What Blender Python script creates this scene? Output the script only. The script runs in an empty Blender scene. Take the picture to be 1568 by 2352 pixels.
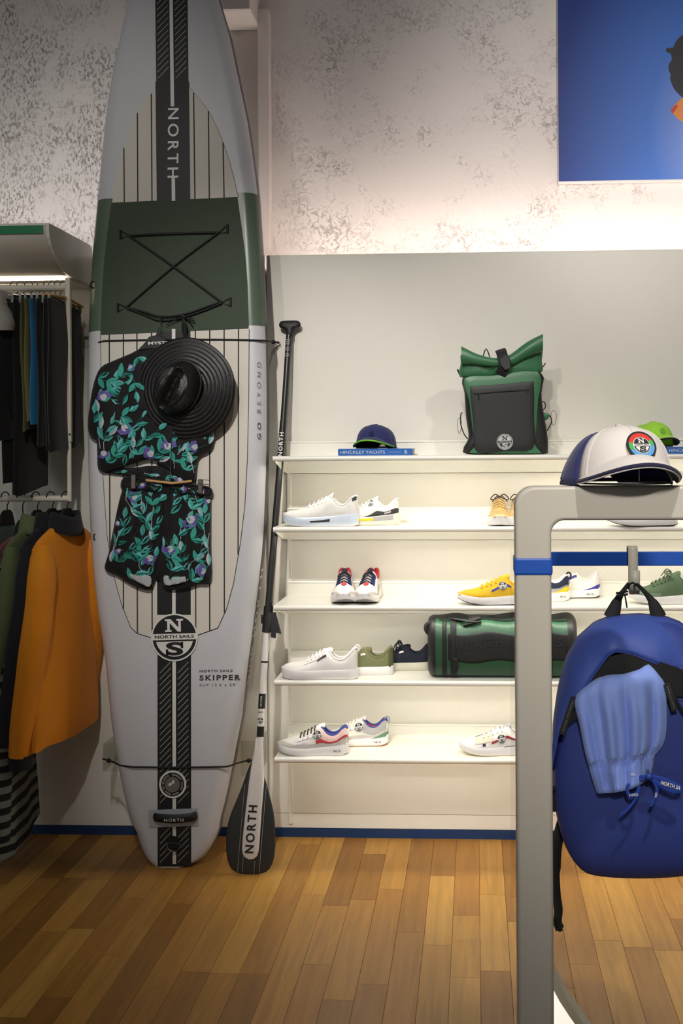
import bpy, math, random
from mathutils import Vector, Matrix
random.seed(7)
S = bpy.context.scene
COL = S.collection
PI = math.pi

# ------------------------------------------------------------------ camera
F_PX, PX0, PY0 = 2400.0, 975.0, 1035.0          # focal length and principal point, in pixels of 1568 x 2352
CAM_LOC = Vector((0.0, -4.30, 1.597))
CAM_ROT = Matrix.Rotation(math.radians(2.74), 3, 'Z') @ Matrix.Rotation(math.radians(90), 3, 'X') @ Matrix.Rotation(-0.006, 3, 'Z')
cam_data = bpy.data.cameras.new('camera')
cam = bpy.data.objects.new('camera', cam_data); COL.objects.link(cam)
cam.matrix_world = Matrix.Translation(CAM_LOC) @ CAM_ROT.to_4x4()
cam_data.sensor_fit = 'VERTICAL'; cam_data.sensor_height = 36.0; cam_data.sensor_width = 24.0
cam_data.lens = 36.0 * F_PX / 2352.0
cam_data.shift_x = (784.0 - PX0) / 2352.0
cam_data.shift_y = (PY0 - 1176.0) / 2352.0
cam_data.clip_start = 0.05
S.camera = cam

# ------------------------------------------------------------------ world, lights, exposure
S.view_settings.view_transform = 'Standard'
S.view_settings.look = 'None'
S.view_settings.exposure = 0.30
S.view_settings.gamma = 1.0
S.view_settings.use_curve_mapping = False
world = bpy.data.worlds.new('world'); S.world = world
world.use_nodes = True
world.node_tree.nodes['Background'].inputs[0].default_value = (1.0, 0.97, 0.93, 1)
world.node_tree.nodes['Background'].inputs[1].default_value = 0.065

def lamp(name, kind, loc, target, energy, color, **kw):
    d = bpy.data.lights.new(name, kind); d.energy = energy; d.color = color
    for k, v in kw.items(): setattr(d, k, v)
    o = bpy.data.objects.new(name, d); COL.objects.link(o)
    o.location = loc
    dirv = Vector(target) - Vector(loc)
    o.rotation_euler = dirv.to_track_quat('-Z', 'Y').to_euler()
    return o

WARM = (1.0, 0.87, 0.70)
NEUT = (1.0, 0.955, 0.90)
COOL = (0.88, 0.93, 1.0)
# ceiling track spots of the shop
lamp('ceiling_spot', 'SPOT', (-0.85, -3.3, 3.5), (-0.66, -0.2, 1.42), 250, NEUT, spot_size=math.radians(41), spot_blend=1.0, shadow_soft_size=0.05)     # on the board
lamp('ceiling_spot', 'SPOT', (-0.25, -2.6, 3.7), (0.25, -0.1, 1.25), 74, NEUT, spot_size=math.radians(56), spot_blend=1.0, shadow_soft_size=0.05)     # on the shelves, from the left
lamp('ceiling_spot', 'SPOT', (1.25, -2.4, 3.7), (0.55, -0.1, 1.35), 70, NEUT, spot_size=math.radians(56), spot_blend=1.0, shadow_soft_size=0.05)      # on the shelves, from the right
lamp('ceiling_spot', 'SPOT', (0.55, -3.75, 3.6), (0.52, -2.3, 1.50), 130, NEUT, spot_size=math.radians(42), spot_blend=1.0, shadow_soft_size=0.06)     # on the grey rack, from above
lamp('ceiling_spot', 'SPOT', (0.10, -5.4, 2.9), (0.50, -2.4, 1.60), 230, NEUT, spot_size=math.radians(34), spot_blend=1.0, shadow_soft_size=0.15)      # on the grey rack, from behind the camera
lamp('ceiling_spot', 'SPOT', (0.75, -2.9, 3.3), (0.65, 0.1, 2.95), 120, NEUT, spot_size=math.radians(44), spot_blend=1.0, shadow_soft_size=0.05)      # wall washer, right
lamp('ceiling_spot', 'SPOT', (-1.5, -2.6, 3.5), (-1.55, 0.1, 2.50), 40, NEUT, spot_size=math.radians(50), spot_blend=1.0, shadow_soft_size=0.05)      # wall washer, left
lamp('shop_window', 'AREA', (-3.2, -5.0, 2.0), (-0.6, 0, 1.4), 9, COOL, shape='RECTANGLE', size=2.0, size_y=1.8)

# ------------------------------------------------------------------ pixel helpers
def ray(px, py):
    return (CAM_ROT @ Vector(((px - PX0) / F_PX, -(py - PY0) / F_PX, -1.0)))
def pw(px, py, y):
    """point where the line of sight through a pixel meets the world plane y = const"""
    d = ray(px, py); t = (y - CAM_LOC.y) / d.y
    return CAM_LOC + d * t
def pfloor(px, py, z=0.0):
    d = ray(px, py); t = (z - CAM_LOC.z) / d.z
    return CAM_LOC + d * t
def pplane(px, py, P, N):
    d = ray(px, py); t = (P - CAM_LOC).dot(N) / d.dot(N)
    return CAM_LOC + d * t

# ------------------------------------------------------------------ materials
def lin(c):
    out = []
    for v in c[:3]:
        v = v / 255.0
        out.append(v / 12.92 if v <= 0.04045 else ((v + 0.055) / 1.055) ** 2.4)
    return (out[0], out[1], out[2], 1.0)
MATS = {}
def M(name, rgb, rough=0.5, metal=0.0, bump=0.0, bscale=300.0, var=0.06, vscale=12.0, coat=0.0, sheen=0.0, aniso=None, spec=0.5):
    if name in MATS: return MATS[name]
    m = bpy.data.materials.new(name); m.use_nodes = True
    nt = m.node_tree; N = nt.nodes; L = nt.links
    b = N['Principled BSDF']
    b.inputs['Roughness'].default_value = rough; b.inputs['Metallic'].default_value = metal
    b.inputs['Specular IOR Level'].default_value = spec
    if coat: b.inputs['Coat Weight'].default_value = coat; b.inputs['Coat Roughness'].default_value = 0.15
    if sheen: b.inputs['Sheen Weight'].default_value = sheen
    tc = N.new('ShaderNodeTexCoord')
    no = N.new('ShaderNodeTexNoise'); no.inputs['Scale'].default_value = vscale; no.inputs['Detail'].default_value = 3
    L.new(tc.outputs['Object'], no.inputs['Vector'])
    mx = N.new('ShaderNodeMix'); mx.data_type = 'RGBA'
    c = lin(rgb)
    mx.inputs['A'].default_value = (c[0]*(1-var), c[1]*(1-var), c[2]*(1-var), 1)
    mx.inputs['B'].default_value = (min(1,c[0]*(1+var)), min(1,c[1]*(1+var)), min(1,c[2]*(1+var)), 1)
    L.new(no.outputs['Fac'], mx.inputs['Factor']); L.new(mx.outputs['Result'], b.inputs['Base Color'])
    if bump:
        n2 = N.new('ShaderNodeTexNoise'); n2.inputs['Scale'].default_value = bscale; n2.inputs['Detail'].default_value = 2
        mp = N.new('ShaderNodeMapping')
        if aniso: mp.inputs['Scale'].default_value = aniso
        L.new(tc.outputs['Object'], mp.inputs['Vector']); L.new(mp.outputs['Vector'], n2.inputs['Vector'])
        bm = N.new('ShaderNodeBump'); bm.inputs['Strength'].default_value = bump; bm.inputs['Distance'].default_value = 0.002
        L.new(n2.outputs['Fac'], bm.inputs['Height']); L.new(bm.outputs['Normal'], b.inputs['Normal'])
    MATS[name] = m
    return m
def M_emit(name, rgb, strength):
    m = bpy.data.materials.new(name); m.use_nodes = True
    b = m.node_tree.nodes['Principled BSDF']
    b.inputs['Base Color'].default_value = lin(rgb)
    b.inputs['Emission Color'].default_value = lin(rgb); b.inputs['Emission Strength'].default_value = strength
    MATS[name] = m
    return m
def M_clear(name, tint=(240, 245, 245), refl=0.12):
    m = bpy.data.materials.new(name); m.use_nodes = True
    nt = m.node_tree; N = nt.nodes; L = nt.links
    for n in list(N): N.remove(n)
    out = N.new('ShaderNodeOutputMaterial'); mix = N.new('ShaderNodeMixShader')
    tr = N.new('ShaderNodeBsdfTransparent'); tr.inputs[0].default_value = lin(tint)
    gl = N.new('ShaderNodeBsdfGlossy'); gl.inputs['Roughness'].default_value = 0.05
    fr = N.new('ShaderNodeLayerWeight'); fr.inputs['Blend'].default_value = refl
    L.new(fr.outputs['Facing'], mix.inputs[0]); L.new(tr.outputs[0], mix.inputs[1]); L.new(gl.outputs[0], mix.inputs[2])
    L.new(mix.outputs[0], out.inputs['Surface'])
    MATS[name] = m
    return m

# ------------------------------------------------------------------ mesh helpers
class MB:
    def __init__(s): s.v = []; s.f = []; s.m = []
    def add(s, verts, faces, m=0):
        o = len(s.v); s.v += [Vector(v) for v in verts]
        for i, f in enumerate(faces):
            s.f.append(tuple(o + k for k in f)); s.m.append(m[i] if isinstance(m, list) else m)
        return s
    def box(s, lo, hi, m=0):
        x0, y0, z0 = lo; x1, y1, z1 = hi
        return s.add([(x0,y0,z0),(x1,y0,z0),(x1,y1,z0),(x0,y1,z0),(x0,y0,z1),(x1,y0,z1),(x1,y1,z1),(x0,y1,z1)],
              [(0,3,2,1),(4,5,6,7),(0,1,5,4),(1,2,6,5),(2,3,7,6),(3,0,4,7)], m)
    def grid(s, fn, nu, nv, closeu=False, closev=False, m=0):
        verts = [fn(i, j) for i in range(nu) for j in range(nv)]
        faces = []; ms = []
        for i in range(nu if closeu else nu - 1):
            for j in range(nv if closev else nv - 1):
                a = i*nv + j; b = ((i+1) % nu)*nv + j; c = ((i+1) % nu)*nv + (j+1) % nv; d = i*nv + (j+1) % nv
                faces.append((a, b, c, d)); ms.append(m(i, j) if callable(m) else m)
        return s.add(verts, faces, ms)
    def tube(s, pts, r, n=8, m=0, closed=False, flat=1.0, up=None):
        pts = [Vector(p) for p in pts]; k = len(pts)
        rs = r if isinstance(r, (list, tuple)) else [r]*k
        prev = None; rings = []
        for i in range(k):
            a = pts[i-1] if (i > 0 or closed) else pts[i]; b = pts[(i+1) % k] if (i < k-1 or closed) else pts[i]
            t = (b - a)
            if t.length < 1e-9: t = Vector((0,0,1))
            t.normalize()
            if prev is None:
                ref = Vector(up) if up else (Vector((0,0,1)) if abs(t.z) < 0.9 else Vector((1,0,0)))
                u = (ref - t*ref.dot(t)).normalized()
            else:
                u = (prev - t*prev.dot(t))
                u = u.normalized() if u.length > 1e-6 else Vector((1,0,0))
            prev = u; w = t.cross(u)
            rings.append([pts[i] + (u*math.cos(2*PI*j/n)*flat + w*math.sin(2*PI*j/n))*rs[i] for j in range(n)])
        verts = [p for rg in rings for p in rg]; faces = []
        for i in range(k if closed else k-1):
            for j in range(n):
                i2 = (i+1) % k
                faces.append((i*n+j, i2*n+j, i2*n+(j+1) % n, i*n+(j+1) % n))
        if not closed:
            faces.append(tuple(range(n))[::-1]); faces.append(tuple((k-1)*n+j for j in range(n)))
        return s.add(verts, faces, m)
    def prism(s, poly, vec, m=0, mside=None):
        """poly: list of 3-D points (planar); extruded by vec"""
        n = len(poly); vec = Vector(vec)
        a = [Vector(p) for p in poly]; b = [p + vec for p in a]
        faces = [tuple(range(n)), tuple(range(2*n-1, n-1, -1))]
        for i in range(n): faces.append((i, n+i, n+(i+1) % n, (i+1) % n))
        ms = [m, m] + [m if mside is None else mside]*n
        return s.add(a + b, faces, ms)
    def disc(s, c, n, r, up, seg=24, thick=0.001, m=0, a0=0, a1=2*PI, rin=0.0):
        n = Vector(n).normalized(); u = Vector(up); u = (u - n*u.dot(n)).normalized(); w = u.cross(n)
        c = Vector(c)
        full = abs(a1-a0) >= 2*PI-1e-4
        k = seg if full else seg+1
        ang = [a0 + (a1-a0)*i/seg for i in range(k)]
        out = [c + (w*math.cos(a) + u*math.sin(a))*r for a in ang]
        if rin > 0:
            inn = [c + (w*math.cos(a) + u*math.sin(a))*rin for a in ang]
            vs = out + inn + [p + n*thick for p in out] + [p + n*thick for p in inn]
            fs = []
            for i in range(k if full else k-1):
                j = (i+1) % k
                fs += [(2*k+i, 2*k+j, 3*k+j, 3*k+i), (i, j, 2*k+j, 2*k+i), (k+i, 3*k+i, 3*k+j, k+j)]
            return s.add(vs, fs, m)
        return s.prism([p for p in out], n*thick, m)

def link_mesh(name, mb, mats, parent=None, origin=None, smooth=True, angle=40):
    me = bpy.data.meshes.new(name)
    o = Vector(origin) if origin is not None else Vector((0,0,0))
    me.from_pydata([tuple(v - o) for v in mb.v], [], mb.f)
    if not isinstance(mats, (list, tuple)): mats = [mats]
    for m in mats: me.materials.append(m)
    for p, k in zip(me.polygons, mb.m): p.material_index = k
    me.update()
    if smooth:
        me.polygons.foreach_set('use_smooth', [True]*len(me.polygons))
        try: me.set_sharp_from_angle(angle=math.radians(angle))
        except Exception: pass
    ob = bpy.data.objects.new(name, me); COL.objects.link(ob)
    if parent is not None: ob.parent = parent
    elif origin is not None: ob.location = o
    return ob
def tag(o, label=None, cat=None, group=None, kind=None):
    if label: o['label'] = label
    if cat: o['category'] = cat
    if group: o['group'] = group
    if kind: o['kind'] = kind
    return o
class Thing:
    """an Empty at the thing's base; parts are given in world coordinates"""
    def __init__(s, name, label, cat, base, group=None):
        s.o = bpy.data.objects.new(name, None); COL.objects.link(s.o)
        s.o.empty_display_size = 0.05
        s.base = Vector(base); s.o.location = s.base
        tag(s.o, label, cat, group)
    def part(s, name, mb, mats, parent=None, **kw):
        return link_mesh(name, mb, mats, parent or s.o, s.base, **kw)
def bevel(o, w, seg=2, ang=40):
    b = o.modifiers.new('bevel', 'BEVEL'); b.width = w; b.segments = seg; b.limit_method = 'ANGLE'; b.angle_limit = math.radians(ang)
    return o
def solid(o, t, off=-1.0):
    b = o.modifiers.new('solidify', 'SOLIDIFY'); b.thickness = t; b.offset = off
    return o
def subd(o, lv=1):
    b = o.modifiers.new('subdivision', 'SUBSURF'); b.levels = lv; b.render_levels = lv
    return o

_TXT = {}
def text_data(body, bold=0.0, spacing=1.0):
    key = (body, bold, spacing)
    if key in _TXT: return _TXT[key]
    cu = bpy.data.curves.new('lettering', 'FONT')
    cu.body = body; cu.size = 1.0; cu.offset = bold; cu.space_character = spacing
    cu.align_x = 'CENTER'; cu.align_y = 'CENTER'; cu.resolution_u = 4
    ob = bpy.data.objects.new('lettering', cu); COL.objects.link(ob)
    dg = bpy.context.evaluated_depsgraph_get()
    me = bpy.data.meshes.new_from_object(ob.evaluated_get(dg))
    vs = [v.co.copy() for v in me.vertices]; fs = [tuple(p.vertices) for p in me.polygons]
    bpy.data.objects.remove(ob); bpy.data.curves.remove(cu); bpy.data.meshes.remove(me)
    xs = [v.x for v in vs]; ys = [v.y for v in vs]
    cx, cy = (min(xs)+max(xs))/2, (min(ys)+max(ys))/2
    w, h = max(xs)-min(xs), max(ys)-min(ys)
    vs = [Vector((v.x-cx, v.y-cy, 0)) for v in vs]
    _TXT[key] = (vs, fs, w, h)
    return _TXT[key]
def text_mb(mb, body, P, R, U, width=None, height=None, bold=0.0, spacing=1.0, m=0):
    """flat lettering centred on P, reading along R, upright along U"""
    vs, fs, w, h = text_data(body, bold, spacing)
    R = Vector(R).normalized(); U = Vector(U).normalized()
    if width and height: sx, sy = width/w, height/h
    elif width: sx = sy = width/w
    else: sx = sy = height/h
    mb.add([Vector(P) + R*(v.x*sx) + U*(v.y*sy) for v in vs], fs, m)
    return mb
SLAB_N = [(-.5,-.5),(-.14,-.5),(-.14,-.36),(-.24,-.36),(-.24,.2),(.2,-.5),(.37,-.5),(.37,.36),(.5,.36),(.5,.5),(.13,.5),(.13,.36),(.23,.36),(.23,-.16),(-.19,.5),(-.5,.5),(-.5,.36),(-.38,.36),(-.38,-.36),(-.5,-.36)]
def ns_badge(mb, P, R, U, r, white=0, black=1, top_dark=True, eps=0.0008, words=True):
    """round emblem: N in the upper half, S in the lower, a worded band across the middle"""
    R = Vector(R).normalized(); U = Vector(U).normalized(); N = R.cross(U).normalized(); P = Vector(P)
    def arc(rr, a0, a1, k=20): return [P + (R*math.cos(a0+(a1-a0)*i/k) + U*math.sin(a0+(a1-a0)*i/k))*rr for i in range(k+1)]
    mb.prism([p for p in arc(r, 0, 2*PI*23/24, 23)], N*eps, white)
    rr = r*0.93; a = math.asin(0.16/0.93)
    mb.add([p + N*eps*1.5 for p in arc(rr, a, PI-a)], [tuple(range(21))], black)            # upper half
    a2 = math.asin(0.10/0.93)
    lo = arc(rr, PI+a2, 2*PI-a2)
    mb.add([p + N*eps*1.5 for p in lo], [tuple(range(21))], black)
    lo2 = arc(rr*0.86, PI+a2*2.0, 2*PI-a2*2.0)
    mb.add([p + N*eps*2.0 for p in lo2], [tuple(range(21))], white)
    s = r*0.62
    mb.add([P + R*(x*s*1.25) + U*(r*0.50 + y*s*0.86) + N*eps*2.5 for x, y in SLAB_N], [tuple(range(len(SLAB_N)))], white)
    text_mb(mb, 'S', P + U*(-r*0.47) + N*eps*2.8, R, U, width=r*0.74, height=r*0.56, bold=0.035, m=black)
    for sx in (-1, 1):
        q = P + U*(-r*0.47 - sx*r*0.15*-1) + R*(sx*r*0.32) + N*eps*2.8
        mb.add([q + R*dx*r + U*dy*r for dx, dy in ((-.05,-.13),(.05,-.13),(.05,.13),(-.05,.13))], [(0,1,2,3)], black)
    if words: text_mb(mb, 'NORTH SAILS', P + U*(r*0.035) + N*eps*2.5, R, U, width=r*1.66, height=r*0.13, bold=0.02, m=black)
    return mb

def interp(tbl, x):
    """smooth (cosine-free Catmull) interpolation through a sorted table [(x, y), ...]"""
    if x <= tbl[0][0]: return tbl[0][1]
    if x >= tbl[-1][0]: return tbl[-1][1]
    for i in range(len(tbl)-1):
        x0, y0 = tbl[i]; x1, y1 = tbl[i+1]
        if x0 <= x <= x1:
            def slope(k):
                if k == 0 or k == len(tbl)-1:
                    a, b = (0, 1) if k == 0 else (k-1, k)
                else: a, b = k-1, k+1
                return (tbl[b][1]-tbl[a][1])/(tbl[b][0]-tbl[a][0])
            h = x1-x0; t = (x-x0)/h; m0 = slope(i)*h; m1 = slope(i+1)*h
            return (2*t**3-3*t*t+1)*y0 + (t**3-2*t*t+t)*m0 + (-2*t**3+3*t*t)*y1 + (t**3-t*t)*m1
def smooth_path(pts, k=6):
    pts = [Vector(p) for p in pts]; out = []
    for i in range(len(pts)-1):
        p0 = pts[max(i-1,0)]; p1 = pts[i]; p2 = pts[i+1]; p3 = pts[min(i+2,len(pts)-1)]
        for j in range(k):
            t = j/k
            out.append(0.5*((2*p1) + (p2-p0)*t + (2*p0-5*p1+4*p2-p3)*t*t + (3*p1-p0-3*p2+p3)*t**3))
    out.append(pts[-1]); return out
def smooth_loop(pts, k=4):
    pts = [Vector(p) for p in pts]; n = len(pts); out = []
    for i in range(n):
        p0 = pts[i-1]; p1 = pts[i]; p2 = pts[(i+1) % n]; p3 = pts[(i+2) % n]
        for j in range(k):
            t = j/k
            out.append(0.5*((2*p1) + (p2-p0)*t + (2*p0-5*p1+4*p2-p3)*t*t + (3*p1-p0-3*p2+p3)*t**3))
    return out
def resample(loop, n):
    loop = [Vector(p) for p in loop]; L = [0]
    m = len(loop)
    for i in range(m): L.append(L[-1] + (loop[(i+1) % m]-loop[i]).length)
    out = []
    for k in range(n):
        d = L[-1]*k/n; i = 0
        while L[i+1] < d: i += 1
        t = (d-L[i])/max(1e-9, L[i+1]-L[i])
        out.append(loop[i].lerp(loop[(i+1) % m], t))
    return out
def pillow(mb, loop, centre, nvec, front, back, rings=8, power=2.6, m=0, fold=None, edge=0.0):
    """closed cushion: outline loop (3-D, roughly planar), bulging by front / back along nvec"""
    nvec = Vector(nvec).normalized(); centre = Vector(centre); n = len(loop)
    verts = []; faces = []
    def ring(sc, off):
        o = len(verts)
        for p in loop:
            q = centre + (Vector(p)-centre)*sc + nvec*off
            if fold: q = q + nvec*fold(q, sc)*(1 if off > 0 else 0)
            verts.append(q)
        return o
    rs = []
    for k in range(rings):
        sc = math.sin((k+0.35)/(rings)*PI/2) if k else 0.12
        rs.append(sc)
    rs = [0.12, 0.35, 0.55, 0.72, 0.85, 0.93, 0.98, 1.0]
    fr = [ring(sc, edge + front*(1-sc**power)**(1/power)) for sc in rs]
    bk = [ring(sc, -edge - back*(1-sc**power)**(1/power)) for sc in rs[::-1]] if edge > 0 else [ring(sc, -back*(1-sc**power)**(1/power)) for sc in rs[::-1][1:]]
    seq = fr + bk
    for a, b in zip(seq[:-1], seq[1:]):
        for i in range(n): faces.append((a+i, a+(i+1) % n, b+(i+1) % n, b+i))
    faces.append(tuple(seq[0]+i for i in range(n))[::-1]); faces.append(tuple(seq[-1]+i for i in range(n)))
    mb.add(verts, faces, m); return mb
def px_loop(pts, y, k=3, n=None, smooth=True):
    l = [pw(a, b, y) for a, b in pts]
    if smooth: l = smooth_loop(l, k)
    return resample(l, n) if n else l
# ------------------------------------------------------------------ the setting
Z_PANEL = pw(975, 581, 0).z
m_panel = M('painted_panel', (236, 231, 219), 0.45, var=0.015)
m_panel_b = M('painted_panel_low', (233, 228, 216), 0.45, var=0.02)
m_trim = M('painted_trim', (226, 216, 211), 0.6, var=0.03)
m_shelf = M('cream_powder_coat', (243, 240, 229), 0.32, var=0.01)
m_blue_base = M('navy_baseboard', (20, 54, 100), 0.4, var=0.06)

def plaster():
    m = bpy.data.materials.new('rough_plaster'); m.use_nodes = True
    nt = m.node_tree; N = nt.nodes; L = nt.links; b = N['Principled BSDF']; b.inputs['Roughness'].default_value = 0.85
    tc = N.new('ShaderNodeTexCoord')
    mp = N.new('ShaderNodeMapping'); L.new(tc.outputs['Object'], mp.inputs['Vector'])
    sep = N.new('ShaderNodeSeparateXYZ'); L.new(tc.outputs['Object'], sep.inputs[0])
    left = N.new('ShaderNodeMapRange'); left.inputs[1].default_value = -0.75; left.inputs[2].default_value = -0.95; L.new(sep.outputs['X'], left.inputs[0])
    def noise(scale, detail, rough=0.6, vec=None, dist=0.0):
        n = N.new('ShaderNodeTexNoise'); n.inputs['Scale'].default_value = scale; n.inputs['Detail'].default_value = detail
        n.inputs['Roughness'].default_value = rough; n.inputs['Distortion'].default_value = dist
        L.new(vec or tc.outputs['Object'], n.inputs['Vector']); return n
    def ramp(src, a, c):
        r = N.new('ShaderNodeMapRange'); r.inputs[1].default_value = a; r.inputs[2].default_value = c; L.new(src, r.inputs[0]); return r
    def math_(op, a, c):
        n = N.new('ShaderNodeMath'); n.operation = op
        for i, q in enumerate((a, c)):
            if isinstance(q, (int, float)): n.inputs[i].default_value = q
            else: L.new(q, n.inputs[i])
        return n.outputs[0]
    big = noise(4.5, 4, 0.65, dist=0.4)                                # where the coat is broken up
    mp2 = N.new('ShaderNodeMapping'); mp2.inputs['Scale'].default_value = (1.0, 1.0, 0.55); mp2.inputs['Rotation'].default_value = (0, 0.35, 0)
    L.new(tc.outputs['Object'], mp2.inputs['Vector'])
    fine = noise(92, 6, 0.72, mp2.outputs['Vector'], 0.3)
    fine2 = noise(40, 6, 0.7, None, 1.2)
    patch_l = ramp(big.outputs['Fac'], 0.40, 0.60); patch_r = ramp(big.outputs['Fac'], 0.46, 0.66)
    pit_l = ramp(fine.outputs['Fac'], 0.52, 0.68); pit_r = ramp(fine2.outputs['Fac'], 0.52, 0.68)
    holes_l = math_('MULTIPLY', math_('MULTIPLY', patch_l.outputs[0], pit_l.outputs[0]), 0.85)
    holes_r = math_('MULTIPLY', math_('MULTIPLY', patch_r.outputs[0], pit_r.outputs[0]), 0.62)
    mx = N.new('ShaderNodeMix'); mx.data_type = 'FLOAT'
    L.new(left.outputs[0], mx.inputs['Factor']); L.new(holes_r, mx.inputs['A']); L.new(holes_l, mx.inputs['B'])
    spots = noise(9.0, 0, 0.5); sp = ramp(spots.outputs['Fac'], 0.89, 0.90)
    holes = math_('MAXIMUM', mx.outputs['Result'], sp.outputs[0])
    cm = N.new('ShaderNodeMix'); cm.data_type = 'RGBA'
    cm.inputs['A'].default_value = lin((230, 224, 221)); cm.inputs['B'].default_value = lin((150, 136, 126))
    L.new(math_('MINIMUM', holes, 1.0), cm.inputs['Factor'])
    L.new(cm.outputs['Result'], b.inputs['Base Color'])
    trowel = noise(14, 4, 0.5, None, 1.5)
    h = math_('SUBTRACT', math_('MULTIPLY', trowel.outputs['Fac'], 0.25), holes)
    bp = N.new('ShaderNodeBump'); bp.inputs['Strength'].default_value = 0.8; bp.inputs['Distance'].default_value = 0.007
    L.new(h, bp.inputs['Height']); L.new(bp.outputs['Normal'], b.inputs['Normal'])
    return m
m_plaster = plaster()

XL, XR = -2.6, 2.2
mb = MB().box((XL, 0.34, 0), (XR, 0.46, 4.6))
wall = tag(link_mesh('wall_back', mb, m_plaster, smooth=False), kind='structure')

# painted cladding below, in separate panels with joints
xj = pw(612, 587, 0).x; z_bb = pw(640, 1901.5, 0).z
clad = tag(link_mesh('wall_cladding', MB().box((XL, 0.03, 0.0), (XR, 0.095, Z_PANEL-0.05)), m_panel_b, smooth=False), kind='structure')
def panel(x0, x1, z0, z1, y=0.0, m=None):
    o = link_mesh('panel', MB().box((x0, y, z0), (x1, 0.028, z1)), m or m_panel, parent=clad, smooth=False); bevel(o, 0.0015, 1); return o
z_j = pw(640, 1868, 0).z
panel(xj, XR, z_j+0.0008, Z_PANEL)
panel(xj, XR, z_bb+0.001, z_j-0.0008)
zg0, zg1 = pw(195, 802, 0).z, pw(195, 772, 0).z
panel(XL, xj-0.01, zg1, pw(200, 590, 0).z); panel(XL, xj-0.01, z_bb+0.001, zg0)
bb = link_mesh('baseboard_back', MB().box((XL, -0.004, 0.0), (XR, 0.028, z_bb)), m_blue_base, smooth=False)
tag(bb, kind='structure')

# vertical strip, flat painted infill and boxed beam beside the board top
xs0, xs1 = pw(594, 300, 0.29).x, pw(619, 300, 0.29).x
tag(bevel(link_mesh('trim_1', MB().box((xs0, 0.28, Z_PANEL-0.3), (xs1, 0.339, pw(600, 22, 0.29).z)), m_trim, smooth=False), 0.002, 1), kind='structure')
tag(link_mesh('trim_2', MB().box((pw(470, 300, 0.32).x, 0.325, Z_PANEL-0.2), (xs0-0.001, 0.3395, pw(590, 80, 0.32).z)), M('grey_infill', (196, 186, 178), 0.7), smooth=False), kind='structure')
tag(bevel(link_mesh('trim_3', MB().box((pw(470, 30, 0.12).x, 0.12, pw(560, 22, 0.12).z), (pw(574, 20, 0.12).x, 0.3395, 4.5)), m_trim, smooth=False), 0.004, 1), kind='structure')

# LED line behind the top edge of the cladding: washes the plaster from below
m_led = M_emit('led_line', (255, 241, 236), 21.0)
led = link_mesh('cove_light', MB().box((xj+0.02, 0.040, Z_PANEL-0.030), (XR, 0.062, Z_PANEL-0.022)), m_led, origin=(0.5, 0.05, Z_PANEL-0.03), smooth=False)
tag(led, 'thin white LED line hidden behind the top edge of the right wall panel', 'light')

# floor: boards running towards the wall
def wood():
    m = bpy.data.materials.new('oiled_floor_wood'); m.use_nodes = True
    nt = m.node_tree; N = nt.nodes; L = nt.links; b = N['Principled BSDF']
    b.inputs['Roughness'].default_value = 0.42; b.inputs['Specular IOR Level'].default_value = 0.35
    tc = N.new('ShaderNodeTexCoord'); oi = N.new('ShaderNodeObjectInfo')
    add = N.new('ShaderNodeVectorMath'); add.operation = 'ADD'
    mul = N.new('ShaderNodeVectorMath'); mul.operation = 'SCALE'; mul.inputs['Scale'].default_value = 37.0
    cmb = N.new('ShaderNodeCombineXYZ'); L.new(oi.outputs['Random'], cmb.inputs[0]); L.new(oi.outputs['Random'], cmb.inputs[1])
    L.new(cmb.outputs[0], mul.inputs[0]); L.new(tc.outputs['Object'], add.inputs[0]); L.new(mul.outputs[0], add.inputs[1])
    mp = N.new('ShaderNodeMapping'); mp.inputs['Scale'].default_value = (28, 1.6, 1); L.new(add.outputs[0], mp.inputs['Vector'])
    n = N.new('ShaderNodeTexNoise'); n.inputs['Scale'].default_value = 1.6; n.inputs['Detail'].default_value = 6; n.inputs['Distortion'].default_value = 0.8
    L.new(mp.outputs[0], n.inputs['Vector'])
    cr = N.new('ShaderNodeValToRGB'); e = cr.color_ramp.elements
    e[0].position = 0.0; e[0].color = lin((140, 96, 40)); e[1].position = 1.0; e[1].color = lin((190, 144, 70))
    el = cr.color_ramp.elements.new(0.35); el.color = lin((162, 114, 50)); el = cr.color_ramp.elements.new(0.7); el.color = lin((174, 127, 58))
    L.new(oi.outputs['Random'], cr.inputs[0])
    r = N.new('ShaderNodeMapRange'); r.inputs[1].default_value = 0.3; r.inputs[2].default_value = 0.7; r.inputs[3].default_value = 0.74; r.inputs[4].default_value = 1.06
    L.new(n.outputs['Fac'], r.inputs[0])
    sc = N.new('ShaderNodeVectorMath'); sc.operation = 'SCALE'; L.new(cr.outputs[0], sc.inputs[0]); L.new(r.outputs[0], sc.inputs['Scale'])
    L.new(sc.outputs[0], b.inputs['Base Color'])
    bp = N.new('ShaderNodeBump'); bp.inputs['Strength'].default_value = 0.12; bp.inputs['Distance'].default_value = 0.001
    L.new(n.outputs['Fac'], bp.inputs['Height']); L.new(bp.outputs['Normal'], b.inputs['Normal'])
    return m
m_wood = wood()
floor = tag(link_mesh('floor', MB().box((XL, -4.8, -0.05), (XR+0.6, 0.05, -0.012)), M('floor_joint', (96, 60, 30), 0.8), smooth=False), kind='structure')
PW = 0.092
lens = [0.42, 0.55, 0.68, 0.85, 1.05]
plank_me = {}
for Lk in lens:
    g = 0.0006
    q = MB().box((g, -Lk+g, -0.012), (PW-g, -g, 0.0))
    t = link_mesh('plank', q, m_wood, smooth=False); plank_me[Lk] = t.data; bpy.data.objects.remove(t)
x = -2.2; k = 0
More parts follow.
